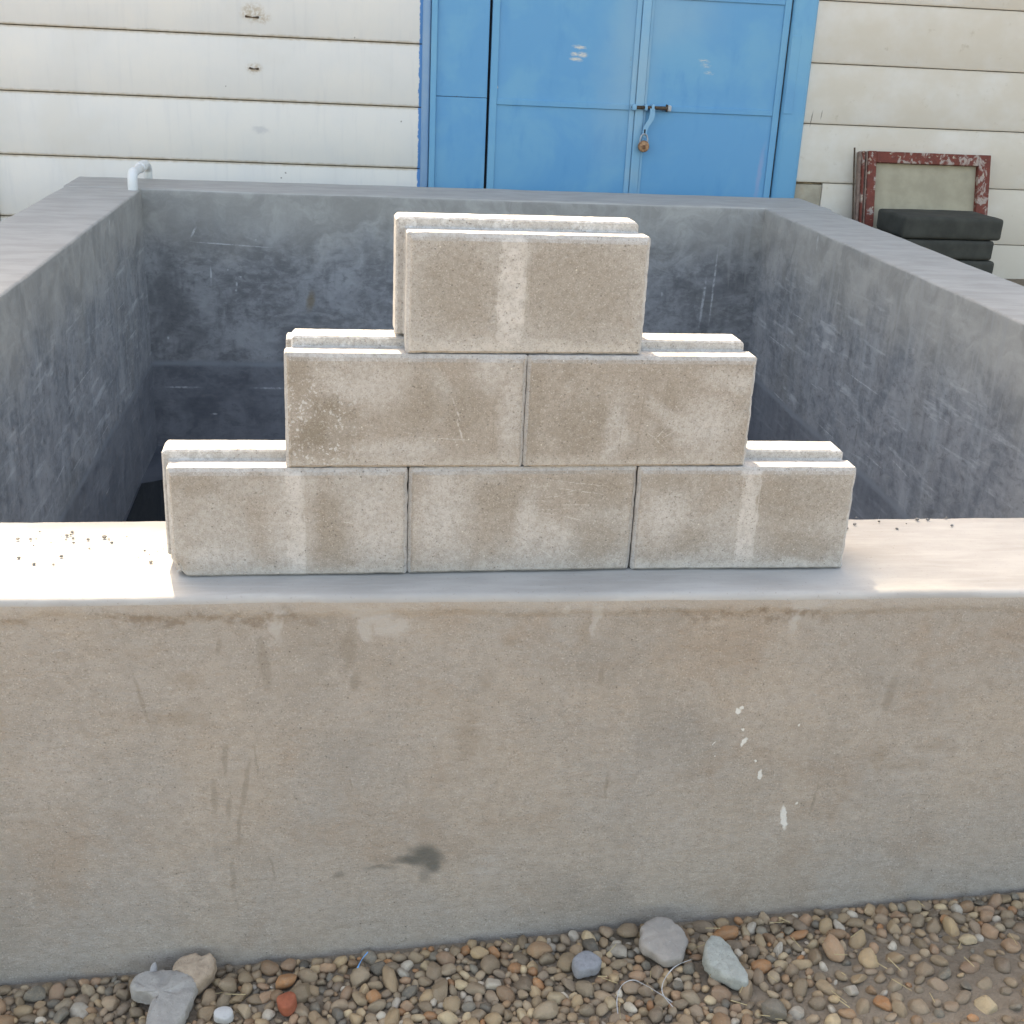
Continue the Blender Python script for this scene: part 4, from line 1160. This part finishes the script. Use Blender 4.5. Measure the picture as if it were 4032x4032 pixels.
place_stone('porous_stone', [(-0.018, -0.108), (0.000, -0.094), (0.022, -0.095), (0.030, -0.099), (0.046, -0.096), (0.056, -0.112), (0.053, -0.134), (0.038, -0.152), (0.022, -0.163), (0.010, -0.142), (-0.010, -0.134), (-0.021, -0.122)], 0.036,
            stone_mat('pink_porous_stone', (0.42, 0.325, 0.24), (0.335, 0.255, 0.185), 0.8, 55, (0.50, 0.42, 0.33)), 'pinkish porous stone against the wall behind the bent cement lump', (0.25, -0.05), 0.034, 8.2, 0.004)
place_stone('brick_fragment', [(0.171, -0.212), (0.178, -0.202), (0.196, -0.199), (0.206, -0.207), (0.204, -0.226), (0.194, -0.238), (0.180, -0.234)], 0.024,
            stone_mat('brick_red', (0.36, 0.115, 0.065), (0.30, 0.095, 0.055), 0.3, 60, (0.45, 0.22, 0.15)), 'orange red brick fragment on the gravel', (0.1, -0.1), 0.022, 1.7, 0.0015)
place_stone('white_stone', ell(0.078, -0.228, 0.018, 0.014, 9, 4), 0.018, stone_mat('white_stone', (0.50, 0.49, 0.47), (0.43, 0.425, 0.41), 0.2, 40, (0.56, 0.55, 0.53)), 'white pebble right of the bent cement lump', (0.2, 0), 0.022, 4.4, 0.0012)
place_stone('white_chip', ell(-0.06, -0.104, 0.007, 0.015, 7, 9, 0.2), 0.010, stone_mat('white_chip', (0.50, 0.49, 0.47), (0.42, 0.41, 0.39), 0.3, 60), 'small upright white chip at the wall above the cement lump', (1.0, 0.1), 0.030, 9.4, 0.0015)

def ribbon(name, pts, w, mat, label, cat):
    bm = bmesh.new(); pr = []
    P_ = [Vector((x, y, ground_z(x, y) + h)) for x, y, h in pts]
    # Catmull-Rom through the points
    path = []
    for i in range(len(P_) - 1):
        p0, p1, p2, p3 = P_[max(i - 1, 0)], P_[i], P_[i + 1], P_[min(i + 2, len(P_) - 1)]
        for t in (0, 0.25, 0.5, 0.75):
            path.append(0.5 * ((2 * p1) + (-p0 + p2) * t + (2 * p0 - 5 * p1 + 4 * p2 - p3) * t * t + (-p0 + 3 * p1 - 3 * p2 + p3) * t ** 3))
    path.append(P_[-1])
    for i, p in enumerate(path):
        t = (path[min(i + 1, len(path) - 1)] - path[max(i - 1, 0)]).normalized()
        a = math.sin(i * 0.45) * 0.9
        sd = t.cross(Vector((0, math.sin(a), math.cos(a)))).normalized()
        k = w * (0.45 + 0.55 * abs(math.sin(i * 0.31 + 0.6)))
        nn = sd.cross(t).normalized() * 0.0004
        pr.append([bm.verts.new(p + sd * k / 2 + nn), bm.verts.new(p - sd * k / 2 + nn), bm.verts.new(p - sd * k / 2 - nn), bm.verts.new(p + sd * k / 2 - nn)])
    for a, b in zip(pr, pr[1:]):
        for k in range(4): bm.faces.new((a[k], a[(k + 1) % 4], b[(k + 1) % 4], b[k]))
    bm.faces.new(pr[0]); bm.faces.new(pr[-1][::-1])
    bmesh.ops.recalc_face_normals(bm, faces=bm.faces)
    return tag(link(name, mesh_of(bm, 'ribbon', 60), mat), label, cat)
M_PLW = flat('white_plastic', (0.40, 0.40, 0.39), 0.6, 0.2, 60)
ribbon('plastic_strip', [(0.772, -0.345, 0.03), (0.776, -0.318, 0.036), (0.790, -0.292, 0.042), (0.812, -0.284, 0.044), (0.832, -0.298, 0.042), (0.856, -0.318, 0.036), (0.874, -0.334, 0.03)], 0.0018, M_PLW, 'curled white plastic strip lying left of the other strip below the round stone', 'strip')
ribbon('plastic_strip', [(0.872, -0.345, 0.03), (0.860, -0.318, 0.036), (0.866, -0.296, 0.042), (0.886, -0.272, 0.044), (0.906, -0.258, 0.044), (0.930, -0.252, 0.046)], 0.0020, M_PLW, 'thin white plastic strip running up to the foot of the round stone', 'strip')
ribbon('plastic_scrap', [(0.318, -0.152, 0.026), (0.326, -0.140, 0.034), (0.338, -0.128, 0.040)], 0.0035, flat('blue_plastic', (0.12, 0.33, 0.62), 0.4, 0.1, 30), 'tiny blue plastic scrap on the pebbles near the wall', 'scrap')

# dry straw bits
_bm = bmesh.new()
r3 = random.Random(5)
for k in range(46):
    x = r3.uniform(-0.25, 1.6); y = r3.uniform(-0.42, wall_line(x) - 0.02)
    if k > 20: x = r3.uniform(0.75, 1.45); y = r3.uniform(-0.42, -0.15)
    a = r3.uniform(0, math.pi); l = r3.uniform(0.012, 0.04); b_ = r3.uniform(-0.3, 0.3)
    z_ = ground_z(x, y) + r3.uniform(0.016, 0.03)
    d = Vector((math.cos(a), math.sin(a), b_)).normalized() * l
    s_ = Vector((-math.sin(a), math.cos(a), 0)) * r3.uniform(0.0005, 0.0011)
    p = Vector((x, y, z_))
    A = [p - s_, p + s_, p + Vector((0, 0, 0.001))]
    B = [q + d for q in A]
    va, vb = [_bm.verts.new(q) for q in A], [_bm.verts.new(q) for q in B]
    for i in range(3): _bm.faces.new((va[i], va[(i + 1) % 3], vb[(i + 1) % 3], vb[i]))
    _bm.faces.new(va[::-1]); _bm.faces.new(vb)
tag(link('straw', mesh_of(_bm, 'straw'), flat('dry_straw', (0.42, 0.33, 0.18), 0.8, 0.2, 60)), 'dry straw bits scattered over the gravel', 'straw', kind='stuff')

# crumbs of mortar left on the sunlit wall top
_bm = bmesh.new()
r4 = random.Random(3)
for k in range(60):
    x = r4.uniform(-0.42, -0.015) if k < 48 else r4.uniform(1.28, 1.6)
    y = r4.choice([r4.gauss(0.13, 0.05), r4.gauss(0.19, 0.03), r4.uniform(-0.03, 0.24)])
    if k >= 48: y = r4.gauss(0.2, 0.02)
    if -0.03 > y or y > 0.25: continue
    r = r4.choice([0.0012, 0.0016, 0.002, 0.003, 0.0038]) * r4.uniform(0.8, 1.2)
    g = bmesh.ops.create_icosphere(_bm, subdivisions=1, radius=r)
    for v in g['verts']:
        v.co = Vector((v.co.x * r4.uniform(0.9, 1.5), v.co.y * r4.uniform(0.8, 1.3), v.co.z * 0.8)) + Vector((x, y, r * 0.6 + 0.001))
tag(link('mortar_crumbs', mesh_of(_bm, 'crumbs', 50), flat('crumb', (0.16, 0.155, 0.145), 0.9, 0.3, 200)), 'dark mortar crumbs strewn on the sunlit wall top', 'crumbs', kind='stuff')
